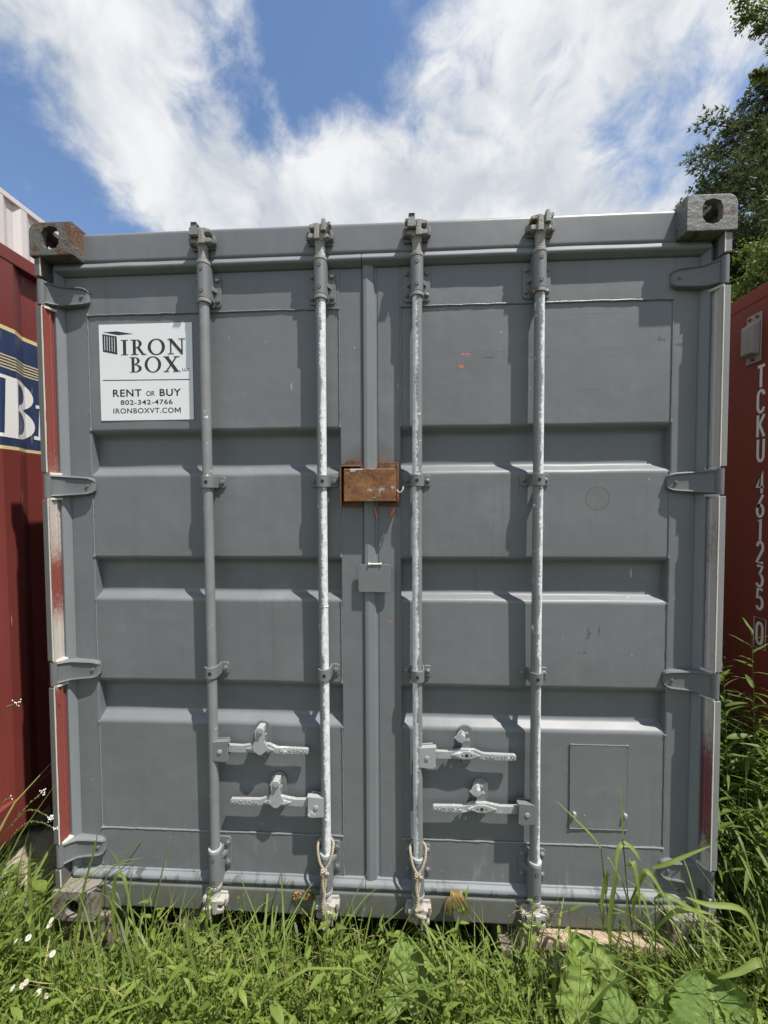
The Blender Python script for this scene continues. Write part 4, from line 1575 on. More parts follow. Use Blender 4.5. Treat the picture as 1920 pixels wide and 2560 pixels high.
chunk('timber_plank', 'pale timber plank on top of the pile under the sill at right', 'plank', .54, 1.06, .012, .22, -.034, .003, m_wood, .004)
chunk('timber_sleeper', 'old grey timber beam lying under the pale plank', 'beam', .47, 1.16, .015, .20, -.29, -.041, m_wood_old)
chunk('timber_block', 'dark timber block under the left end of the sill', 'block', -.765, -.655, .07, .42, -.30, .003, m_wood_old)
chunk('timber_sleeper', 'old timber beam under the lower left casting', 'beam', -1.22, -1.02, .03, .35, -.30, -.002, m_wood_old)
chunk('timber_sleeper', 'timber beam under the lower right corner casting', 'beam', 1.165, 1.26, .03, .35, -.30, -.003, m_wood_old)
chunk('timber_sleeper', 'timber beam under the far end of the grey container', 'beam', -1.2, 1.2, 5.7, 5.95, -.30, .005, m_wood_old)
chunk('timber_sleeper', 'timber beam under the front of the maroon container', 'beam', -3.9, -1.75, .55, .8, -.30, .118, m_wood_old)
chunk('timber_sleeper', 'timber beam under the far end of the maroon container', 'beam', -3.9, -1.7, 5.6, 5.9, -.30, .118, m_wood_old)
chunk('timber_sleeper', 'timber beam under the front of the red-brown container', 'beam', 1.75, 4.0, .5, .8, -.30, -.069, m_wood_old)
chunk('timber_sleeper', 'timber beam under the far end of the red-brown container', 'beam', 1.75, 4.0, 5.6, 5.9, -.30, -.069, m_wood_old)
chunk('timber_sleeper', 'timber beam under the front of the dark red container', 'beam', -6.8, -4.5, .5, .8, -.30, -.031, m_wood_old)
chunk('timber_sleeper', 'timber beam under the far end of the dark red container', 'beam', -6.8, -4.5, 5.6, 5.9, -.30, -.031, m_wood_old)


def rock(label, c, r, sc, seed):
    bm = bmesh.new()
    bmesh.ops.create_icosphere(bm, subdivisions=4, radius=1.0)
    for v in bm.verts:
        d = 1 + .35 * mnoise.noise(v.co * 1.3 + Vector((seed, 0, 0))) + .12 * mnoise.noise(v.co * 4 + Vector((seed, 5, 0)))
        v.co = Vector((v.co.x * sc[0], v.co.y * sc[1], v.co.z * sc[2])) * r * d
    o = finish(bm, 'boulder', m_stone)
    o.location = c
    return tag(o, label, 'stone')


rock('tan boulder in the gap below the maroon container', (-1.66, .34, -.17), .22, (1.0, .9, .75), 3)
rock('smaller grey-tan stone by the lower left casting', (-1.40, .20, -.18), .13, (1.0, .9, .9), 8)

# ================================================================== ROPES, DEAD LEAVES
def rope_path(pts, n):
    out = []
    P = [Vector(p) for p in pts]
    for i in range(len(P) - 1):
        p0, p1, p2, p3 = P[max(i - 1, 0)], P[i], P[i + 1], P[min(i + 2, len(P) - 1)]
        for k in range(n):
            t = k / n
            out.append(.5 * ((2 * p1) + (p2 - p0) * t + (2 * p0 - 5 * p1 + 4 * p2 - p3) * t * t + (3 * p1 - p0 - 3 * p2 + p3) * t ** 3))
    out.append(P[-1])
    return out


def twist(bm, pts, r, turns):
    """a two-strand laid rope"""
    path = rope_path(pts, 14)
    L = 0
    pre = path[0]
    A, B = [], []
    for i, p in enumerate(path):
        L += (p - pre).length
        pre = p
        d = (path[min(i + 1, len(path) - 1)] - path[max(i - 1, 0)]).normalized()
        u = d.cross(Vector((.3, 1, .2))).normalized()
        w = d.cross(u)
        a = L * turns * 2 * math.pi
        o = (u * math.cos(a) + w * math.sin(a)) * r * .55
        A.append(p + o)
        B.append(p - o)
    add_tube(bm, A, r * .68, 6)
    add_tube(bm, B, r * .68, 6)


def rope(bx, label, low, sd):
    root = empty('rope', label, 'rope', (bx, .01, low), 'ropes tied round the middle locking bars')
    inv = -Vector((bx, .01, low))

    def part(name, bm):
        o = finish(bm, name, m_rope, root)
        o.location = inv
    bm = bmesh.new()
    twist(bm, [(bx - .006, .0105, .238), (bx - .018, .010, .262), (bx - .0275, .020, .300), (bx - .026, .040, .318), (bx, .058, .322), (bx + .026, .040, .318),
               (bx + .0275, .020, .300), (bx + .016, .010, .264), (bx + .001, .0095, .238)], .0042, 70)
    part('loop', bm)
    bm = bmesh.new()
    zz = [.244, .232, .220, .226, .238]
    twist(bm, [(bx - .012, .006, .240), (bx + .008, .001, .232), (bx + .010, .008, .222), (bx - .010, .003, .226), (bx - .006, .0, .238), (bx + .008, .004, .244)], .0050, 60)
    part('knot', bm)
    bm = bmesh.new()
    twist(bm, [(bx - .003, .004, .226), (bx - .007, .004, .190), (bx - .002, .004, .150), (bx - .006, .0, .115), (bx - .002, -.004, (.115 + low) / 2), (bx - .006, -.003, low + .014)], .0056, 55)
    twist(bm, [(bx + .004, .006, .224), (bx + .002, .006, .185), (bx - .006, .006, .140), (bx + .002, .002, .105), (bx + .004, .0, low + .03)], .0045, 60)
    part('tail', bm)
    bm = bmesh.new()
    twist(bm, [(bx - .010, -.008, low + .022), (bx + .010, -.008, low + .028), (bx + .012, .0, low + .016), (bx - .008, -.006, low + .012), (bx + .006, -.012, low + .004), (bx + .014, -.004, low - .006)], .0055, 60)
    for q in range(7):
        a = q * .9
        add_tube(bm, [(bx + .004, -.004, low), (bx + .004 + .012 * math.cos(a), -.004 - .006 * math.sin(a), low - .014), (bx + .006 + .017 * math.cos(a), -.004, low - .024)], .0009, 4)
    part('frayed_end', bm)


rope(BX[1], 'pale rope tied round the locking bar left of the seam, hanging below the sill', .030, 1)
rope(BX[2], 'thin pale rope tied round the locking bar right of the seam', .096, 2)


def crumple(bm, c, w, h, seed, curl=.02):
    c = Vector(c)
    n = 8
    g = []
    for i in range(n + 1):
        row = []
        for j in range(n + 1):
            u, v = i / n * 2 - 1, j / n * 2 - 1
            k = 1 - .25 * (u * u) + .28 * mnoise.noise(Vector((u * 2.3, v * 2.3, seed)))
            row.append(bm.verts.new(c + Vector((u * w * k, -abs(mnoise.noise(Vector((u * 2, v * 2, seed + 4)))) * curl, v * h * k * (1 - .5 * u * u)))))
        g.append(row)
    for i in range(n):
        for j in range(n):
            bm.faces.new((g[i][j], g[i + 1][j], g[i + 1][j + 1], g[i][j + 1]))


for cx, w, lab, sd in ((-.283, .020, 'curled brown dead leaf stuck under the bottom gasket', 1), (-.242, .022, 'paler brown dead leaf beside the roped locking bar', 7)):
    bm = bmesh.new()
    crumple(bm, (cx, .046, .098), w, .015, sd)
    tag(finish(bm, 'dead_leaf', m_dead), lab, 'dead leaf')


def ribbon(bm, pts, w0, wid=lambda t: math.sin(math.pi * min(.98, .12 + .88 * t)) ** .6, side=None):
    P = rope_path(pts, 5)
    prev = None
    n = len(P) - 1
    for i, p in enumerate(P):
        d = (P[min(i + 1, n)] - P[max(i - 1, 0)]).normalized()
        s_ = side or d.cross(Vector((.15, -1, .35))).normalized()
        w = w0 * wid(i / n)
        a, b = bm.verts.new(p - s_ * w), bm.verts.new(p + s_ * w)
        if prev:
            bm.faces.new((prev[0], prev[1], b, a))
        prev = (a, b)


wl = empty('wilted_weed', 'wilted weed clump hanging against the sill between the right bars', 'weed', (.31, .045, .075))
for q in range(17):
    r_ = random.Random(q + 40)
    bm = bmesh.new()
    x0 = .31 + r_.uniform(-.018, .018)
    dx_ = r_.uniform(-.045, .045)
    ribbon(bm, [(x0, .040, .150), (x0 + dx_ * .5, .026, .146 - r_.uniform(0, .02)), (x0 + dx_, .024, .125 - r_.uniform(0, .03)), (x0 + dx_ * 1.1, .030, .090 - r_.uniform(0, .03))], r_.uniform(.0035, .0065))
    o = finish(bm, 'leaf', (m_dead, m_seed, m_straw)[q % 3], wl)
    o.location = -wl.location
st_ = empty('straw_tuft', 'tuft of dry straw caught in the foot of the right-hand locking bar', 'straw', (.60, .03, .06))
for q in range(26):
    r_ = random.Random(q + 90)
    bm = bmesh.new()
    a = Vector((.60 + r_.uniform(-.05, .06), r_.uniform(.004, .035), .07 + r_.uniform(-.03, .05)))
    d = Vector((r_.uniform(-.06, .06), r_.uniform(-.02, .01), r_.uniform(-.05, .05)))
    add_tube(bm, [a, a + d * .5 + Vector((0, 0, r_.uniform(-.012, .012))), a + d], .0011, 4)
    o = finish(bm, 'straw', m_straw, st_)
    o.location = -st_.location

# ================================================================== PLANTS
def soup(name, verts, faces, tint, mat, parent=None, vein=None):
    me = bpy.data.meshes.new(name)
    me.from_pydata(verts, [], faces)
    a = me.attributes.new('tint', 'FLOAT', 'POINT')
    a.data.foreach_set('value', tint)
    if vein:
        b = me.attributes.new('vein', 'FLOAT', 'POINT')
        b.data.foreach_set('value', vein)
    me.polygons.foreach_set('use_smooth', [True] * len(faces))
    me.update()
    return mesh_obj(me, name, mat, parent)


class Soup:
    def __init__(self):
        self.v, self.f, self.t = [], [], []

    def strip(self, pts, widths, side, tint, fold=0.0, up=None):
        """ribbon leaf; with fold it gets a midrib"""
        b = len(self.v)
        n = len(pts)
        k = 3 if fold else 2
        for p, w in zip(pts, widths):
            if fold:
                self.v += [tuple(p - side * w + up * w * fold), tuple(p), tuple(p + side * w + up * w * fold)]
                self.t += [tint, tint * .8 + .25, tint]
            else:
                self.v += [tuple(p - side * w), tuple(p + side * w)]
                self.t += [tint, tint]
        for i in range(n - 1):
            for j in range(k - 1):
                q = b + i * k + j
                self.f.append((q, q + 1, q + k + 1, q + k))

    def blade(self, base, d, L, w, bend, tint, seg=5, twist=0.0):
        """grass blade: rises along d and bends over"""
        d = d.normalized()
        h = Vector((d.x, d.y, 0))
        h = h.normalized() if h.length > 1e-3 else Vector((1, 0, 0))
        side = Vector((-h.y, h.x, 0))
        side = (side * math.cos(twist) + h * math.sin(twist)).normalized()
        pts, ws = [], []
        p = Vector(base)
        for i in range(seg + 1):
            t = i / seg
            pts.append(p.copy())
            ws.append(w * (0.75 + .5 * t - 1.25 * t ** 3) if t < 1 else w * .04)
            a = bend * t * t
            dd = (d * math.cos(a) + (h * .75 - Vector((0, 0, 1)) * .65) * math.sin(a)).normalized()
            p = p + dd * (L / seg)
        self.strip(pts, ws, side, tint)

    def lance(self, base, d, up_, L, w, tint, droop=.5, fold=.25, seg=4):
        d = d.normalized()
        side = d.cross(up_)
        side = side.normalized() if side.length > 1e-4 else Vector((1, 0, 0))
        nrm = side.cross(d)
        pts, ws = [], []
        for i in range(seg + 1):
            t = i / seg
            pts.append(base + d * L * t - Vector((0, 0, 1)) * droop * L * t * t)
            ws.append(w * max(.03, math.sin(math.pi * (.06 + .94 * t ** .8)) ** .9))
        self.strip(pts, ws, side, tint, fold, nrm)

    def stem(self, pts, r0, r1, tint, n=3):
        b = len(self.v)
        m = len(pts)
        for i, p in enumerate(pts):
            r = r0 + (r1 - r0) * i / (m - 1)
            for k in range(n):
                a = k * 2 * math.pi / n
                self.v.append((p.x + r * math.cos(a), p.y + r * math.sin(a), p.z))
                self.t.append(tint)
        for i in range(m - 1):
            for k in range(n):
                self.f.append((b + i * n + k, b + i * n + (k + 1) % n, b + (i + 1) * n + (k + 1) % n, b + (i + 1) * n + k))

    def bead(self, p, r, tint):
        b = len(self.v)
        for q in ((r, 0, 0), (0, r, 0), (-r, 0, 0), (0, -r, 0), (0, 0, r * 1.4), (0, 0, -r * 1.4)):
            self.v.append((p.x + q[0], p.y + q[1], p.z + q[2]))
            self.t.append(tint)
        for i in range(4):
            self.f.append((b + i, b + (i + 1) % 4, b + 4))
            self.f.append((b + (i + 1) % 4, b + i, b + 5))

    def obj(self, name, mat, parent=None):
        return soup(name, self.v, self.f, self.t, mat, parent)


UP = Vector((0, 0, 1))
rg = random.Random(21)


def zlim(y):
    return 0.062 - 1.135 * y          # the weeds stand taller the farther they are from the sill


def hcap(x, y):
    """how tall the sward grows at a spot: low by the sill, rank at both ends and out in front"""
    if y > .04:
        base = .20
    else:
        base = min(.60, zlim(y) - GZ) * (.95 + .24 * mnoise.noise(Vector((x * 4, y * 5, 2.0))))
    if y < -.10 and (.58 < x < .98 or .03 < x < .28):
        base *= .76 if y > -.17 else .58
    if -1.27 < x < -.93:
        base *= .80
    if x < -1.20:
        base += .20 * min(1, (-1.20 - x) / .15)
    if x > 1.12:
        base += .12
    return base


UNDER = lambda x, y: y > .045 and -1.24 < x < 1.24
# --- grass blades
S = Soup()
for i in range(6000):
    x = rg.uniform(-2.1, 2.05)
    y = rg.triangular(-.62, .30, -.12)
    if UNDER(x, y) and rg.random() < .75:
        continue
    h = hcap(x, y) * rg.uniform(.40, .98)
    a = rg.uniform(0, 2 * math.pi)
    k = rg.uniform(.05, .55)
    S.blade(Vector((x, y, gh(x, y) - .01)), Vector((math.cos(a) * k, math.sin(a) * k, 1)), h * rg.uniform(.95, 1.15), rg.uniform(.0014, .0040) if rg.random() < .88 else rg.uniform(.0045, .0075),
            rg.uniform(.1, 1.7), rg.uniform(.1, 1.0), 5, rg.uniform(-.9, .9))
for i in range(620):                                      # coarse arching blades
    x, y = rg.uniform(-1.7, 1.5), rg.uniform(-.36, .03)
    if -1.28 < x < -.88:
        continue
    a = rg.uniform(0, 2 * math.pi)
    k = rg.uniform(.15, .7)
    S.blade(Vector((x, y, gh(x, y) - .01)), Vector((math.cos(a) * k, math.sin(a) * k, 1)), hcap(x, y) * rg.uniform(.85, 1.35), rg.uniform(.0032, .0070), rg.uniform(.7, 2.1), rg.uniform(.0, .9), 7, rg.uniform(-.9, .9))
for i in range(420):                                      # rank tufts hiding the lower right corner
    x, y = rg.uniform(.98, 1.34), rg.uniform(-.20, .02)
    a = rg.uniform(0, 2 * math.pi)
    S.blade(Vector((x, y, gh(x, y) - .01)), Vector((math.cos(a) * .35, math.sin(a) * .3, 1)), rg.uniform(.30, .56), rg.uniform(.0022, .0058), rg.uniform(.3, 1.9), rg.uniform(.15, 1.0), 6, rg.uniform(-.9, .9))
for i in range(9000):                                     # shorter turf around the camera
    x, y = rg.uniform(-3.2, 3.2), rg.uniform(-3.2, -.5)
    a = rg.uniform(0, 2 * math.pi)
    S.blade(Vector((x, y, gh(x, y) - .01)), Vector((math.cos(a) * .4, math.sin(a) * .4, 1)), rg.uniform(.10, .28), rg.uniform(.002, .006), rg.uniform(.2, 1.4), rg.random(), 3)
tag(S.obj('grass', m_grass), 'bright green uncut grass in front of the containers', None, kind='stuff')

# --- leafy ground weeds (countless)
S = Soup()
for i in range(4000):
    x = rg.uniform(-2.0, 2.0)
    y = rg.triangular(-.60, .28, -.10)
    if mnoise.noise(Vector((x * 6.5, y * 6.5, 8.0))) < -.22:
        continue
    if UNDER(x, y) and rg.random() < .6:
        continue
    g0 = Vector((x, y, gh(x, y) - .01))
    h = hcap(x, y) * rg.uniform(.30, .93)
    lean = Vector((rg.gauss(0, .16), rg.gauss(-.05, .14), 1)).normalized()
    big = rg.random()
    n = rg.randint(9, 16) if big < .55 else rg.randint(6, 10)
    tint = rg.uniform(.15, .9)
    pts = [g0 + lean * h * t / 4 + Vector((rg.gauss(0, .006), rg.gauss(0, .006), 0)) for t in range(5)]
    S.stem(pts, .0016, .0009, tint * .8)
    for j in range(n):
        t = .22 + .78 * j / (n - 1)
        p = g0 + lean * h * t
        a = j * 2.399 + rg.uniform(-.4, .4)
        L = (rg.uniform(.018, .036) if big < .55 else rg.uniform(.040, .085)) * (1.15 - .45 * t)
        S.lance(p, Vector((math.cos(a), math.sin(a), rg.uniform(-.05, .55))), UP, L, L * rg.uniform(.08, .19), min(1, max(0, tint + rg.gauss(0, .16))), rg.uniform(.1, .6), .22, 3)
for i in range(900):                                      # sparser weeds out towards the camera
    x, y = rg.uniform(-3.0, 3.0), rg.uniform(-3.0, -.62)
    g0 = Vector((x, y, gh(x, y) - .01))
    h = rg.uniform(.08, .26)
    tint = rg.uniform(.15, .9)
    S.stem([g0 + UP * h * t / 2 for t in range(3)], .0016, .0009, tint * .8)
    for j in range(8):
        a = j * 2.399
        L = rg.uniform(.025, .07)
        S.lance(g0 + UP * h * (.25 + .75 * j / 7), Vector((math.cos(a), math.sin(a), rg.uniform(0, .5))), UP, L, L * rg.uniform(.09, .2), tint, .3, .22, 3)
tag(S.obj('ground_weeds', m_weed), 'dense low leafy weeds mixed into the grass', None, kind='stuff')

# --- clover-like small leaves near the soil
S = Soup()
for i in range(3800):
    x = rg.uniform(-1.9, 1.9)
    y = rg.triangular(-.55, .22, -.1)
    if UNDER(x, y) and rg.random() < .5:
        continue
    z = gh(x, y) + hcap(x, y) * rg.uniform(.05, .62)
    a = rg.uniform(0, 6.28)
    L = rg.uniform(.012, .028)
    S.lance(Vector((x, y, z)), Vector((math.cos(a), math.sin(a), rg.uniform(-.1, .6))), UP, L, L * rg.uniform(.3, .45), rg.uniform(.2, 1), .3, .2, 4)
tag(S.obj('small_leaf_cover', m_weed), 'small rounded leaves of low ground cover', None, kind='stuff')

# --- fine seeding grasses
S = Soup()
for i in range(520):
    x = rg.uniform(-1.7, 1.7)
    y = rg.uniform(-.36, .02)
    g0 = Vector((x, y, gh(x, y)))
    h = hcap(x, y) * rg.uniform(.75, 1.12)
    ln = Vector((rg.gauss(.05, .28), rg.gauss(0, .12), 1)).normalized()
    pts = [g0 + ln * h * t / 6 + Vector((ln.x, ln.y, -.1)) * .25 * h * (t / 6) ** 2 for t in range(7)]
    tn = rg.random()
    S.stem(pts, .0010, .0005, tn)
    for k in range(rg.randint(14, 30)):
        t = rg.uniform(.62, 1.0)
        f = t * 5.99
        p = pts[int(f)].lerp(pts[min(6, int(f) + 1)], f - int(f))
        w = .006 * (1.5 - t)
        S.bead(p + Vector((rg.gauss(0, w), rg.gauss(0, w), rg.gauss(0, .003))), rg.uniform(.0011, .0021), min(1, tn * .5 + rg.random() * .6))
tag(S.obj('seeding_grass', m_seed), 'fine seeding grass stems standing in the sward', None, kind='stuff')

S = Soup()
for i in range(5200):
    x = rg.uniform(1.235, 1.665)
    y = rg.uniform(-.22, .55)
    top = .78 - .28 * abs(x - 1.50) / .2 + .18 * mnoise.noise(Vector((x * 7, y * 5, 1.0))) - (.34 if y < .0 else 0)
    z = rg.uniform(GZ + .02, top)
    a = rg.uniform(0, 6.28)
    L = rg.uniform(.05, .13)
    S.lance(Vector((x, y, z)), Vector((math.cos(a), math.sin(a), rg.uniform(-.2, .8))), UP, L, L * rg.uniform(.035, .065), rg.uniform(0, .9), rg.uniform(.1, .7), .25, 4)
for i in range(130):
    x, y = rg.uniform(1.24, 1.66), rg.uniform(-.2, .5)
    z1 = rg.uniform(.2, .7) - (.3 if y < 0 else 0)
    S.stem([Vector((x + rg.gauss(0, .01), y, GZ + (z1 - GZ) * k / 4)) for k in range(5)], .0022, .0012, .4)
tag(S.obj('gap_undergrowth', m_gold), 'tangled green undergrowth filling the gap beside the red-brown container', None, kind='stuff')

# --- individual plants -------------------------------------------------
leaf_lib = {}


def leaf_mesh(kind):
    """unit leaf along +X, normal +Z"""
    if kind in leaf_lib:
        return leaf_lib[kind]
    wid, droop, wave = {'lance': (.11, .28, .0), 'lance2': (.15, .45, .03), 'willow': (.055, .35, .02), 'willow2': (.065, .60, .04), 'ovate': (.27, .30, .03)}[kind]
    v, f, t = [], [], []
    n = 7
    for i in range(n + 1):
        u = i / n
        w = wid * max(.02, math.sin(math.pi * (.05 + .95 * u ** .8)) ** .85)
        z = -droop * u * u + wave * math.sin(u * 9)
        v += [(u, -w, z + w * .3), (u, 0, z), (u, w, z + w * .3)]
        t += [.45, .75, .45]
    for i in range(n):
        for j in range(2):
            q = i * 3 + j
            f.append((q, q + 1, q + 4, q + 3))
    me = bpy.data.meshes.new('leaf')
    me.from_pydata(v, [], f)
    me.attributes.new('tint', 'FLOAT', 'POINT').data.foreach_set('value', t)
    me.polygons.foreach_set('use_smooth', [True] * len(f))
    leaf_lib[kind] = me
    return me


def leaf_obj(kind, mat, parent, p, d, L, roll=0.0, name='leaf'):
    key = (kind, mat.name)
    if key not in leaf_lib:
        me = leaf_mesh(kind).copy()
        me.materials.append(mat)
        leaf_lib[key] = me
    o = bpy.data.objects.new(name, leaf_lib[key])
    COL.objects.link(o)
    o.parent = parent
    d = d.normalized()
    y = UP.cross(d)
    y = y.normalized() if y.length > 1e-3 else Vector((0, 1, 0))
    z = d.cross(y)
    y, z = y * math.cos(roll) + z * math.sin(roll), z * math.cos(roll) - y * math.sin(roll)
    o.matrix_basis = Matrix(((d.x * L, y.x * L, z.x * L, p.x), (d.y * L, y.y * L, z.y * L, p.y), (d.z * L, y.z * L, z.z * L, p.z), (0, 0, 0, 1)))
    return o


def stemmed(name, label, cat, group, base, top, n, kinds, mat, lmin, lmax, r, t0=.12, rise=(.2, .9), bow=.06, spray=0):
    root = empty(name, label, cat, base, group)
    top = Vector(top) - Vector(base)
    bd = Vector((r.uniform(-bow, bow), r.uniform(-bow, bow), 0))
    pt = lambda t: top * t + bd * math.sin(math.pi * t)
    bm = bmesh.new()
    add_tube(bm, [pt(i / 9) for i in range(10)], [.0026 - .0018 * i / 9 for i in range(10)], 5)
    finish(bm, 'stem', m_stem, root)
    for j in range(n):
        t = t0 + (1 - t0) * (j + r.random() * .5) / n
        a = j * 2.399 + r.uniform(-.5, .5)
        L = r.uniform(lmin, lmax) * (1.1 - .55 * t)
        leaf_obj(r.choice(kinds), mat, root, pt(min(1, t)), Vector((math.cos(a), math.sin(a), r.uniform(*rise) + (t > .9) * .8)), L, r.uniform(-.5, .5))
    if spray:
        q = Soup()
        for k in range(spray):
            t = r.uniform(.72, 1.03)
            p = pt(t) + Vector((r.gauss(0, .012), r.gauss(0, .012), r.gauss(0, .012)))
            q.bead(p, r.uniform(.0014, .0024), r.random())
        q.obj('flower_spray', m_seed, root)
    return root


r = random.Random(5)
ORD = ('first second third fourth fifth sixth seventh eighth ninth tenth eleventh twelfth thirteenth fourteenth fifteenth sixteenth seventeenth '
       'eighteenth nineteenth twentieth').split() + ['twenty-' + o for o in 'first second third fourth fifth sixth seventh eighth ninth'.split()] + ['thirtieth']


def number(root_name, text):
    """name alike plants one by one, counted from the left of the picture"""
    obs = sorted([o for o in COL.objects if o.parent is None and o.name.split('.')[0] == root_name and o.get('group')], key=lambda o: (o.location.x - .12) / (o.location.y + 1.35))
    for k, o in enumerate(obs):
        o['label'] = text % ORD[k]


# leafy weeds standing against the sill
for i in range(30):
    x = -1.0 + 2.1 * (i + r.uniform(-.3, .3)) / 30
    y = r.uniform(-.20, .02)
    zt = zlim(y) + (r.uniform(-.16, .02) if i % 3 else r.uniform(.0, .085))
    stemmed('leafy_weed', 'upright leafy weed with narrow bright green leaves just below the container sill', 'weed', 'leafy weeds along the sill',
            (x, y, gh(x, y)), (x + r.uniform(-.07, .07), y + r.uniform(-.05, .04), zt), r.randint(12, 18), ['lance', 'lance2'], m_weed, .045, .085, r)
# rank willow-leaved weeds in the gap at right
for i in range(30):
    y = r.uniform(.02, .50) if i > 9 else r.uniform(-.18, .06)
    x = r.uniform(1.255, 1.62)
    zt = r.uniform(.40, .98) if i > 9 else r.uniform(.15, .60)
    if i == 20:
        x, y, zt = 1.455, .17, 1.10
    if i == 21:
        x, y, zt = 1.335, .16, .97
    tx = x + r.uniform(-.05, .05)
    stemmed('willow_leaved_weed', ('tallest willow-leaved weed, its tip beside the boxed zero' if i == 20 else 'tall willow-leaved weed in the gap beside the red-brown container'), 'weed',
            None if i == 20 else 'tall weeds between the grey and red-brown containers',
            (x, y, gh(x, y)), ((1.425 if i == 20 else tx), y - .02, zt), 46 if i > 9 else 34, ['willow', 'willow2', 'lance'], m_gold, .085, .155, r, .15, (.25, .9), .05, 26 if i % 3 == 0 else 0)
# weeds in the dark gap at left
for i in range(14):
    x, y = r.uniform(-1.75, -1.16), r.uniform(-.12, .22)
    stemmed('gap_weed', 'leafy weed growing in the gap at the foot of the maroon container', 'weed', 'weeds at the foot of the maroon container',
            (x, y, gh(x, y)), (x + r.uniform(-.06, .06), y - .02, r.uniform(-.02, .22)), r.randint(10, 16), ['lance', 'ovate', 'willow'], m_weed, .06, .12, r)

# --- daisies
pv, pf = [], []
for k in range(15):
    a = k * 2 * math.pi / 15
    c, s_ = math.cos(a), math.sin(a)
    b = len(pv)
    for rr_, w, z in ((.0040, .0007, .0), (.0085, .0012, .0010), (.0120, .0010, .0004), (.0132, .0003, -.0006)):
        pv += [(c * rr_ - s_ * w, s_ * rr_ + c * w, z), (c * rr_ + s_ * w, s_ * rr_ - c * w, z)]
    for i in range(3):
        pf.append((b + 2 * i, b + 2 * i + 1, b + 2 * i + 3, b + 2 * i + 2))
petal_me = bpy.data.meshes.new('petals')
petal_me.from_pydata(pv, [], pf)
petal_me.materials.append(m_petal)
bm = bmesh.new()
bmesh.ops.create_uvsphere(bm, u_segments=10, v_segments=6, radius=.0052)
for v in bm.verts:
    v.co.z *= .55
disc_me = bpy.data.meshes.new('disc')
bm.to_mesh(disc_me)
bm.free()
disc_me.materials.append(m_disc)
DAISY = (((-.973, -.25, .297), (-.3, -.5, .8), .9), ((-.980, -.25, .281), (-.2, -.3, .9), .95), ((-1.050, -.25, .237), (.2, -.5, .8), 1.0), ((-.973, -.25, .189), (.1, -.6, .7), 1.0),
         ((-1.024, -.25, .061), (.1, -.5, .8), 1.05), ((-1.076, -.25, .079), (.6, .2, .5), 1.05), ((-1.062, -.25, .092), (.7, .1, .5), 1.0), ((-.998, -.25, .049), (.6, .1, .4), 1.0),
         ((-1.108, -.25, .070), (-.4, -.4, .8), 1.0), ((-.817, -.25, .192), (-.8, .1, .3), .8), ((-1.09, -.25, .225), (-.4, -.2, .8), .8), ((-.990, -.25, .180), (-.6, -.2, .6), .8))
for p, nrm, sc in DAISY:
    p = Vector(p)
    root = empty('daisy', 'small white daisy with a yellow eye in the grass at lower left', 'flower', (p.x + r.uniform(-.03, .03), p.y + r.uniform(-.02, .05), GZ), 'white daisies at lower left')
    lp = p - root.location
    bm = bmesh.new()
    add_tube(bm, [Vector((0, 0, 0)), lp * .5 + Vector((.01, .0, .02)), lp - Vector(nrm).normalized() * .004], [.0014, .0012, .0010], 5)
    finish(bm, 'stem', m_stem, root)
    q = Vector(nrm).to_track_quat('Z', 'Y').to_matrix().to_4x4()
    for nm, me in (('petals', petal_me), ('eye', disc_me)):
        o = bpy.data.objects.new(nm, me)
        COL.objects.link(o)
        o.parent = root
        o.matrix_basis = Matrix.Translation(lp) @ q @ Matrix.Scale(sc * .66, 4)

# --- seed spikes and flowering stalks
def spike(name, label, cat, group, base, pts, r, t0=.45, mat=None, beads=60, spread=.004, br=.0022, blossoms=0):
    root = empty(name, label, cat, base, group)
    b = Vector(base)
    P = rope_path([Vector(p) - b for p in pts], 6)
    bm = bmesh.new()
    n = len(P)
    add_tube(bm, P, [.0015 - .0009 * i / (n - 1) for i in range(n)], 5)
    finish(bm, 'stem', m_stem, root)
    q = Soup()
    for k in range(beads):
        t = t0 + (1 - t0) * (k + r.random()) / beads
        f = min(n - 1.001, t * (n - 1))
        p = P[int(f)].lerp(P[int(f) + 1], f - int(f))
        w = spread * (1.25 - .8 * (t - t0) / (1 - t0))
        q.bead(p + Vector((r.gauss(0, w * .6), r.gauss(0, w * .6), r.gauss(0, .001))), br * r.uniform(.7, 1.2), r.random())
    q.obj('seed_head', mat or m_seed, root)
    if blossoms:
        q = Soup()
        for k in range(blossoms):
            q.bead(P[-1] + Vector((r.gauss(0, .0045), r.gauss(0, .0045), r.gauss(0, .0045))), .0023, 1)
        q.obj('blossom', m_petal, root)


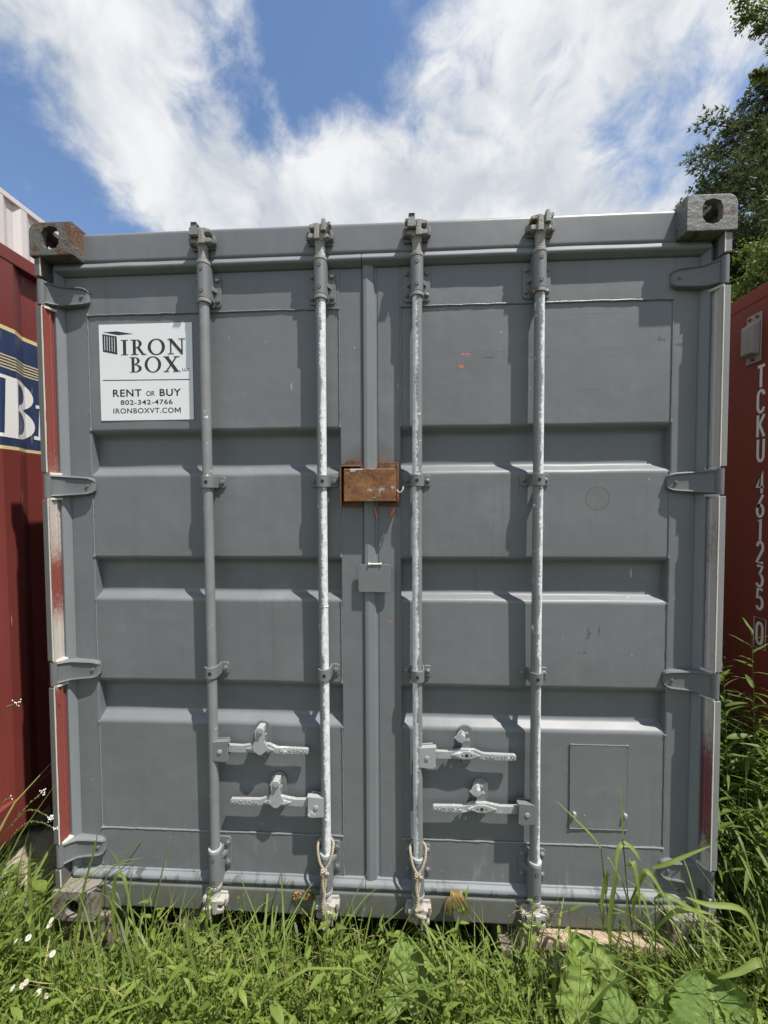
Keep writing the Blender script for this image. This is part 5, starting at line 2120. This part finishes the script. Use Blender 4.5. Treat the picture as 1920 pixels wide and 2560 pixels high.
spk = 'green seed spikes in the grass'
for x, y, zt, lx in ((-.985, -.17, .20, .01), (-1.0, -.20, .10, -.01), (-1.13, -.12, .02, 0), (-.90, -.16, .07, .03), (-.62, -.08, .10, .02), (-.40, -.2, .05, .05), (-.20, -.18, .12, -.03),
                     (.36, -.12, .10, .03), (.33, -.16, .08, -.02), (.48, -.12, .10, .02), (.30, -.2, .09, .05), (-.75, -.10, .14, .03), (-.52, -.22, .02, .10), (.42, -.14, .05, -.04)):
    spike('seed_spike', 'slender green plantain-like seed spike rising from the grass', 'seed spike', spk, (x, y, gh(x, y)), [(x, y, gh(x, y)), (x + lx, y, (GZ + zt) / 2), (x + lx * 2, y - .01, zt)], r, .5, None, 70, .0035)
for lab, zb_, p2, p3, t0, nb, nbl in (
        ('white-tipped stalk rising to the right across the maroon container foot, uppermost of three', .20, (-1.105, .600), (-1.036, .662), .70, 40, 10),
        ('stalk with a white blossom tip just left of the grey corner post, middle of three', .16, (-1.100, .596), (-1.012, .578), .66, 46, 26),
        ('thin budded stalk lying almost level in front of the grey post, lowest of three', .12, (-1.100, .556), (-.999, .546), .66, 52, 6),
        ('bare stalk with a curled tip at the left picture edge', .22, (-1.180, .610), (-1.142, .643), .80, 14, 2),
        ('short blossoming stalk high at the left picture edge', .40, (-1.171, .908), (-1.113, .951), .86, 26, 10)):
    spike('flowering_stalk', lab, 'stalk', None, (-1.34, -.2, GZ), [(-1.34, -.2, GZ), (-1.31, -.2, zb_), (-1.22, -.2, zb_ + (p2[1] - zb_) * .62), (p2[0], -.2, p2[1]), (p3[0], -.2, p3[1])], r, t0, None, nb, .0028, .0018, nbl)
for i, (x, a, zt, dx_) in enumerate(((-.55, -.22, .05, .17), (-.45, -.22, -.02, .20), (-.50, -.20, .02, .14))):
    spike('dry_grass_stalk', 'straw-coloured grass stalk leaning to the right in the sward', 'grass stalk', 'dry grass stalks', (x - .1, a, GZ),
          [(x - .1, a, GZ), (x, a, -.06), (x + dx_, a, zt)], r, .6, m_straw, 60, .003, .0024)

# --- tall grass in front of the right door
def tall_grass(label, base, stem_pts, blades):
    root = empty('tall_grass_plant', label, 'grass plant', base, None)
    root['kind'] = 'thing'
    b = Vector(base)
    if stem_pts:
        bm = bmesh.new()
        add_tube(bm, rope_path([Vector(p) - b for p in stem_pts], 5), .0019, 6)
        finish(bm, 'stem', m_stem, root)
    for pts, w in blades:
        P = rope_path([Vector(p) - b for p in pts], 6)
        q = Soup()
        n = len(P)
        vv, ff, tt = [], [], []
        for i, p in enumerate(P):
            t = i / (n - 1)
            d = (P[min(i + 1, n - 1)] - P[max(i - 1, 0)]).normalized()
            s_ = d.cross(Vector((.30, -.75, .85)).normalized()).normalized()
            nn = s_.cross(d)
            ww = w * max(.03, math.sin(math.pi * (.10 + .90 * t ** .75)) ** .75)
            vv += [tuple(p - s_ * ww + nn * ww * .35), tuple(p), tuple(p + s_ * ww + nn * ww * .35)]
            tt += [.55, .95, .55]
        for i in range(n - 1):
            for j in range(2):
                k = i * 3 + j
                ff.append((k, k + 1, k + 4, k + 3))
        soup('blade', vv, ff, tt, m_grass, root)
    return root


Y = -.10
tall_grass('tall grass plant before the welded plate, its thin leaf reaching up left', (.80, Y, GZ), [(.80, Y, GZ), (.795, Y, .10), (.775, Y, .30), (.758, Y, .46)],
           [([(.758, Y, .455), (.725, Y - .01, .505), (.66, Y - .02, .575), (.600, Y - .03, .637)], .0035), ([(.775, Y, .30), (.765, Y - .02, .38), (.752, Y - .03, .43)], .007),
            ([(.775, Y, .19), (.745, Y - .03, .30), (.752, Y - .04, .40), (.768, Y - .05, .425)], .0085), ([(.79, Y, .12), (.775, Y - .02, .25), (.785, Y - .03, .38), (.792, Y - .03, .41)], .011),
            ([(.80, Y, .10), (.83, Y - .02, .30), (.775, Y - .03, .44), (.760, Y - .03, .455)], .004)])
tall_grass('tallest grass plant standing between the welded plate and the right hinge', (.875, Y, GZ), [(.875, Y, GZ), (.868, Y, .10), (.845, Y, .30), (.826, Y, .495)],
           [([(.826, Y, .49), (.820, Y - .005, .56), (.813, Y - .01, .63), (.808, Y - .01, .69)], .0042), ([(.826, Y, .485), (.850, Y - .01, .470), (.868, Y - .015, .445), (.878, Y - .01, .424)], .0065),
            ([(.824, Y, .478), (.808, Y - .01, .470), (.796, Y - .02, .440), (.790, Y - .03, .405)], .0075), ([(.835, Y, .40), (.838, Y - .03, .445), (.848, Y - .04, .40), (.862, Y - .04, .27)], .010),
            ([(.85, Y, .28), (.862, Y - .02, .36), (.885, Y - .03, .415), (.93, Y - .04, .350), (.985, Y - .05, .262)], .0085), ([(.86, Y, .2), (.85, Y - .02, .30), (.873, Y - .03, .33), (.905, Y - .04, .20)], .008)])
tall_grass('grass plant with one long blade pointing up right to the lower right hinge', (.93, Y, GZ), [(.93, Y, GZ), (.935, Y, .10), (.93, Y, .30)],
           [([(.92, Y, .40), (.96, Y - .01, .425), (1.02, Y - .01, .455), (1.098, Y - .01, .492)], .0062), ([(.93, Y, .30), (.955, Y - .02, .33), (1.02, Y - .03, .30), (1.12, Y - .03, .235), (1.19, Y - .03, .16)], .006),
            ([(.935, Y, .20), (.975, Y - .02, .275), (1.04, Y - .02, .285), (1.10, Y - .02, .272)], .007), ([(.935, Y, .2), (.94, Y, .30), (.922, Y - .01, .40)], .003)])
tall_grass('broad grass leaf folded over beside the red-brown container', (1.22, -.18, GZ), [(1.22, -.18, GZ), (1.215, -.18, .10), (1.21, -.18, .25)],
           [([(1.21, -.18, .10), (1.205, -.20, .24), (1.215, -.21, .305), (1.235, -.22, .310)], .009), ([(1.21, -.18, .12), (1.17, -.20, .22), (1.10, -.21, .20), (1.04, -.21, .175)], .010),
            ([(1.21, -.18, .2), (1.27, -.2, .36), (1.36, -.22, .30), (1.42, -.22, .22)], .010), ([(1.2, -.18, .2), (1.13, -.19, .36), (1.02, -.19, .38), (.96, -.19, .40)], .008)])
tall_grass('pair of straight grass blades crossing before the leaves at bottom centre', (.17, -.22, GZ), None,
           [([(.13, -.24, -.10), (.165, -.24, .02), (.195, -.24, .115)], .006), ([(.22, -.24, -.08), (.26, -.24, .01), (.30, -.25, .085)], .010), ([(.235, -.24, -.06), (.30, -.24, .01), (.345, -.24, .06)], .007),
            ([(.13, -.21, .26), (.21, -.21, .16), (.34, -.21, .0), (.44, -.21, -.08)], .0028), ([(.20, -.22, .105), (.26, -.22, .135), (.315, -.22, .125), (.37, -.22, .06)], .004)])
tall_grass('single upright blade in front of the left door foot', (-.56, -.16, GZ), None, [([(-.55, -.16, -.2), (-.562, -.16, .0), (-.585, -.17, .15), (-.592, -.17, .265)], .0075), ([(-.555, -.16, -.15), (-.545, -.165, -.02), (-.54, -.17, .07)], .008)])
tall_grass('curved blade arching over the lower left casting', (-.86, -.08, GZ), None, [([(-.90, -.06, -.15), (-.925, -.06, .10), (-.905, -.07, .255), (-.865, -.08, .262), (-.845, -.09, .19)], .0065),
           ([(-.99, -.06, -.15), (-.985, -.05, .10), (-.935, -.05, .27), (-.80, -.06, .325)], .0028), ([(-1.08, -.07, -.1), (-1.04, -.07, .15), (-.98, -.08, .34), (-.955, -.08, .445)], .0045)])
tall_grass('long thin blade leaning left across the lower left post', (-1.0, -.14, GZ), None, [([(-1.20, -.14, -.1), (-1.13, -.14, .10), (-1.05, -.14, .27), (-.99, -.14, .36)], .0035),
           ([(-1.17, -.12, -.1), (-1.17, -.12, .12), (-1.175, -.12, .30), (-1.165, -.12, .42)], .007), ([(-1.30, -.14, -.1), (-1.28, -.14, .15), (-1.27, -.14, .37)], .008)])


# --- broad-leaved burdock
def big_leaf(parent, base, tip, facing, W, seed, lobe=.18, droop=.12, ripple=.03, holes=(), tintb=.5, mat=None, nt_=44, ns=28):
    b = Vector(base) - parent.location
    ax = Vector(tip) - Vector(base)
    L = ax.length
    d = ax.normalized()
    f = Vector(facing)
    nn = (f - d * f.dot(d)).normalized()
    s_ = d.cross(nn)
    v, fc, tt, ve = [], [], [], []
    for i in range(nt_ + 1):
        t = i / nt_
        w = W / 2 * max(.02, math.sin(math.pi * (.05 + .95 * t) ** .68) ** .62)
        for j in range(ns + 1):
            s = j / ns * 2 - 1
            e = abs(s)
            back = lobe * L * (e ** 1.4) * (1 - t) ** 4
            edge = 1 + .05 * mnoise.noise(Vector((t * 9, s, seed))) * e ** 3 + .03 * math.sin(t * 31 + seed) * e ** 4 + .03 * math.sin(t * 67 + s * 2 + seed) * e ** 6
            lat = (t + .05 - e * .26 + .015 * mnoise.noise(Vector((t * 5, s * 5, seed)))) * 6.5
            fr = abs(lat - round(lat))
            vein = max(0, 1 - fr / .055) * (.60 if e > .06 else 0) * (1 - e * .5)
            vein = max(vein, .55 * max(0, 1 - e * w / .0030))
            net = mnoise.noise(Vector((t * 26, s * W * 90, seed)))
            vein = max(vein, .22 * max(0, 1 - abs(net) / .10))
            puff = .0042 * math.cos(2 * math.pi * lat) * -1 * min(1, e * 4) + .0030 * mnoise.noise(Vector((t * 13, s * W * 45, seed + 3)))
            z = ripple * e ** 2 * math.sin(t * 9 + seed + (2 if s > 0 else 0)) - droop * L * t * t + .16 * W * e * e * .5 + puff + .012 * mnoise.noise(Vector((t * 3, s * 3, seed)))
            p = b + d * (L * t - back) + s_ * (s * w * edge) + nn * z
            v.append(tuple(p))
            tt.append(min(1, max(0, tintb + .25 * mnoise.noise(Vector((t * 4, s * 4, seed + 9))))))
            ve.append(vein)
    for i in range(nt_):
        for j in range(ns):
            c = ((i + .5) / nt_, (j + .5) / ns * 2 - 1)
            if any(((c[0] - h[0]) / h[2]) ** 2 + ((c[1] - h[1]) / h[3]) ** 2 < 1 + .5 * mnoise.noise(Vector((c[0] * 30, c[1] * 15, 1))) for h in holes):
                continue
            k = i * (ns + 1) + j
            fc.append((k, k + 1, k + ns + 2, k + ns + 1))
    return soup('leaf', v, fc, tt, mat or m_burdock, parent, ve)


def stalk(parent, a, b, r0=.006):
    bm = bmesh.new()
    a, b = Vector(a) - parent.location, Vector(b) - parent.location
    add_tube(bm, [a, a.lerp(b, .5) + Vector((.012, .01, 0)), b], [r0, r0 * .9, r0 * .8], 8)
    finish(bm, 'leaf_stalk', m_stem, parent)


bp = empty('burdock_plant', 'large broad-leaved burdock at the lower right with an insect-holed leaf', 'plant', (.86, -.16, GZ))
for bs, tp, fc_, W_, sd_, lb_, dr_, rp_, ho_, ti_ in (
        ((.710, -.22, .020), (.655, -.11, .185), (.15, -.66, .72), .250, 1.0, .10, -.06, .018, ((.56, .10, .06, .09), (.42, .22, .045, .09), (.33, .02, .03, .06)), .85),
        ((.742, -.34, .045), (.752, -.20, .135), (-.1, -.58, .80), .150, 2.3, .22, .06, .018, (), .25),
        ((.985, -.36, .045), (1.050, -.17, .150), (.10, -.50, .86), .320, 3.7, .20, .10, .022, (), .22),
        ((.822, -.31, .085), (.832, -.24, .148), (-.2, -.72, .6), .085, 5.1, .15, .06, .010, (), .35),
        ((.880, -.27, .060), (.862, -.18, .140), (.4, -.7, .6), .090, 6.4, .15, .06, .010, (), .6)):
    big_leaf(bp, bs, tp, fc_, W_, sd_, lb_, dr_, rp_, ho_, ti_)
    stalk(bp, (.86, -.16, GZ), bs)
bq = empty('burdock_plant', 'smaller burdock with a cupped leaf at the bottom centre', 'plant', (.17, -.12, GZ))
big_leaf(bq, (.118, -.17, -.020), (.120, -.10, .118), (.05, -.80, .6), .150, 8.2, .30, .12, .016, (), .75)
stalk(bq, (.17, -.12, GZ), (.118, -.17, -.020))
big_leaf(bq, (.285, -.18, -.11), (.175, -.12, .125), (.35, -.75, .55), .115, 9.1, .12, .05, .020, (), .35)
stalk(bq, (.17, -.12, GZ), (.285, -.18, -.11))
big_leaf(bq, (.226, -.15, .075), (.172, -.13, .150), (-.3, -.8, .5), .045, 11.0, .1, .05, .01, (), .85)
stalk(bq, (.17, -.12, GZ), (.226, -.15, .075), .003)
big_leaf(bq, (.255, -.15, -.005), (.222, -.15, .058), (.5, -.8, .4), .040, 12.5, .1, .05, .01, (), .8)
stalk(bq, (.17, -.12, GZ), (.255, -.15, -.005), .003)
bl_ = empty('dock_plant', 'pale broad dock leaves at the bottom left corner', 'plant', (-1.14, -.20, GZ))
big_leaf(bl_, (-1.13, -.26, -.16), (-1.165, -.16, -.065), (.1, -.6, .8), .16, 14.0, .2, .1, .015, (), .85)
stalk(bl_, (-1.14, -.20, GZ), (-1.13, -.26, -.16))
big_leaf(bl_, (-.935, -.20, -.10), (-.905, -.14, .035), (-.3, -.8, .5), .075, 15.0, .1, .1, .01, (), .95)
stalk(bl_, (-1.14, -.20, GZ), (-.935, -.20, -.10), .003)
big_leaf(bl_, (-1.20, -.06, .02), (-1.14, -.10, .17), (-.2, -.8, .5), .055, 16.0, .1, .1, .01, (), .45)
stalk(bl_, (-1.14, -.20, GZ), (-1.20, -.06, .02), .003)

# --- dry litter stems among the green
S = Soup()
for i in range(150):
    x, y = rg.uniform(-1.6, 1.6), rg.uniform(-.34, .05)
    z = gh(x, y) + hcap(x, y) * rg.uniform(.3, .95)
    a = rg.uniform(0, 6.28)
    d = Vector((math.cos(a), math.sin(a) * .6, rg.uniform(-.5, .6)))
    L = rg.uniform(.03, .12)
    S.lance(Vector((x, y, z)), d, UP, L, rg.uniform(.0008, .0022), rg.random(), rg.uniform(-.2, .5), .2, 4)
tag(S.obj('dry_litter', m_straw), 'dry straw-coloured stems scattered in the grass', None, kind='stuff')

# ================================================================== TREES beyond the right container
def limb(bm, a, b, r0, r1, r, wob=.12):
    a, b = Vector(a), Vector(b)
    n = 6
    L = (b - a).length
    pts = [a.lerp(b, i / n) + Vector((r.gauss(0, 1), r.gauss(0, 1), r.gauss(0, .6))) * (wob * L / n if 0 < i < n else 0) + Vector((0, 0, -.06 * L * math.sin(math.pi * i / n))) * 0 for i in range(n + 1)]
    add_tube(bm, pts, [r0 + (r1 - r0) * i / n for i in range(n + 1)], 6)
    return pts


def quad_leaf(S, p, d, nrm, L, w, tint):
    side = d.cross(nrm)
    if side.length < 1e-4:
        return
    side.normalize()
    b = len(S.v)
    S.v += [tuple(p), tuple(p + d * L * .45 + side * w), tuple(p + d * L), tuple(p + d * L * .45 - side * w)]
    S.t += [tint] * 4
    S.f.append((b, b + 1, b + 2, b + 3))


def rdir(r):
    while True:
        v = Vector((r.uniform(-1, 1), r.uniform(-1, 1), r.uniform(-1, 1)))
        if .05 < v.length < 1:
            return v.normalized()


def pine(label, base, h, rmax, z0, seed):
    r = random.Random(seed)
    root = empty('pine_tree', label, 'tree', base, None)
    bm = bmesh.new()
    add_tube(bm, [(0, 0, 0), (.1, 0, h * .3), (0, .1, h * .65), (0, 0, h)], [.30, .24, .13, .03], 10)
    finish(bm, 'trunk', m_bark, root)
    S = Soup()
    bm = bmesh.new()
    z = z0
    while z < h - .3:
        rad_ = rmax * (1 - ((z - z0) / (h - z0))) ** .60 * r.uniform(.75, 1.1) + .25
        for k in range(r.randint(5, 7)):
            a = r.uniform(0, 2 * math.pi)
            L = rad_ * r.uniform(.65, 1.12)
            tip = Vector((math.cos(a) * L, math.sin(a) * L, z + L * r.uniform(.02, .34)))
            pts = limb(bm, (0, 0, z), tip, .05 * L / 4 + .015, .008, r, .10)
            nt_ = int(12 + L * 30)
            for j in range(nt_):
                t = .25 + .75 * (j + r.random()) / nt_
                f = t * (len(pts) - 1.001)
                c = pts[int(f)].lerp(pts[int(f) + 1], f - int(f))
                c = c + Vector((r.gauss(0, .20), r.gauss(0, .20), r.gauss(.06, .13))) * (.6 + t * .5)
                out = (Vector((math.cos(a), math.sin(a), .55)) + rdir(r) * .6).normalized()
                tint = r.uniform(0, .55) + .4 * t
                for q in range(11):
                    d = (out + rdir(r) * .85).normalized()
                    quad_leaf(S, c, d, rdir(r), r.uniform(.13, .27), r.uniform(.013, .024), min(1, tint + r.uniform(-.15, .15)))
        z += r.uniform(.42, .72)
    finish(bm, 'limbs', m_bark, root)
    S.obj('crown', m_pine, root)


def broadleaf(label, base, crown, h, nclus, nleaf, size, seed, crad=.55, extra=()):
    """crown = (centre, radii); clusters of leaf faces on twigs, joined to the trunk by limbs"""
    r = random.Random(seed)
    root = empty('broadleaf_tree', label, 'tree', base, None)
    B = Vector(base)
    bm = bmesh.new()
    c, rr_ = Vector(crown[0]) - B, Vector(crown[1])
    add_tube(bm, [(0, 0, 0), (c.x * .2, c.y * .2, h * .3), (c.x * .6, c.y * .6, h * .7), (c.x, c.y, h)], [.24, .19, .10, .02], 9)
    finish(bm, 'trunk', m_bark, root)
    S = Soup()
    bm = bmesh.new()
    cl = []
    for k in range(nclus):
        d = rdir(r)
        q = r.uniform(.35, 1.0) ** .5
        cl.append((c + Vector((d.x * rr_.x, d.y * rr_.y, d.z * rr_.z)) * q, crad * r.uniform(.6, 1.25)))
    for e in extra:
        cl.append((Vector(e[0]) - B, e[1]))
    for p, cr in cl:
        limb(bm, (c.x * .7, c.y * .7, min(h * .9, max(h * .35, p.z - .6))), p, .035, .008, r, .12)
        tint = r.uniform(.05, .75)
        for k in range(nleaf):
            d = rdir(r) * cr * r.uniform(.15, 1.0)
            d.z *= .7
            o = (rdir(r) + Vector((0, 0, -.3))).normalized()
            quad_leaf(S, p + d, o, rdir(r), size * r.uniform(.7, 1.3), size * r.uniform(.28, .42), min(1, max(0, tint + r.uniform(-.25, .25))))
    finish(bm, 'limbs', m_bark, root)
    S.obj('crown', m_decid, root)


pine('tall dark pine beyond the red-brown container', (15.9, 15.0, GZ), 20.4, 7.0, 5.0, 3)
pine('second pine standing behind the tall dark one', (20.6, 20.5, GZ), 24.5, 7.5, 6.0, 8)
broadleaf('yellow-green broadleaf tree just behind the red-brown container', (11.0, 9.0, GZ), ((10.9, 9.0, 6.8), (2.35, 2.0, 2.5)), 8.6, 170, 210, .085, 11, .55)
broadleaf('slim birch-like tree peeping over the grey container beside the casting', (13.4, 17.0, GZ), ((13.35, 17.0, 11.9), (1.15, 1.2, 4.0)), 15.6, 90, 80, .15, 17, .5)
broadleaf('near tree whose leafy branches hang into the upper right corner', (11.4, 6.2, GZ), ((11.6, 6.2, 10.6), (2.3, 1.6, 2.4)), 12.0, 110, 190, .055, 23, .5,
          [((6.40, 6.1, 10.22), .30), ((6.22, 6.1, 10.12), .22), ((6.58, 6.0, 10.00), .26), ((6.6, 6.2, 10.4), .40), ((6.06, 6.0, 10.26), .18), ((6.9, 6.1, 10.3), .45), ((6.46, 6.1, 9.90), .14),
           ((6.54, 6.1, 9.14), .16), ((6.42, 6.1, 9.12), .10), ((6.72, 6.1, 9.2), .2), ((7.2, 6.1, 9.8), .4), ((7.6, 6.1, 10.4), .5), ((8.0, 6.1, 9.8), .5)])

number('leafy_weed', '%s leafy weed from the left along the foot of the grey container')
number('willow_leaved_weed', '%s willow-leaved weed from the left in the gap beside the red-brown container')
number('gap_weed', '%s leafy weed from the left at the foot of the maroon container')
number('daisy', '%s small white daisy from the left in the grass at lower left')
number('seed_spike', '%s green seed spike from the left in the grass before the sill')
number('dry_grass_stalk', '%s straw-coloured grass stalk from the left leaning right in the grass')
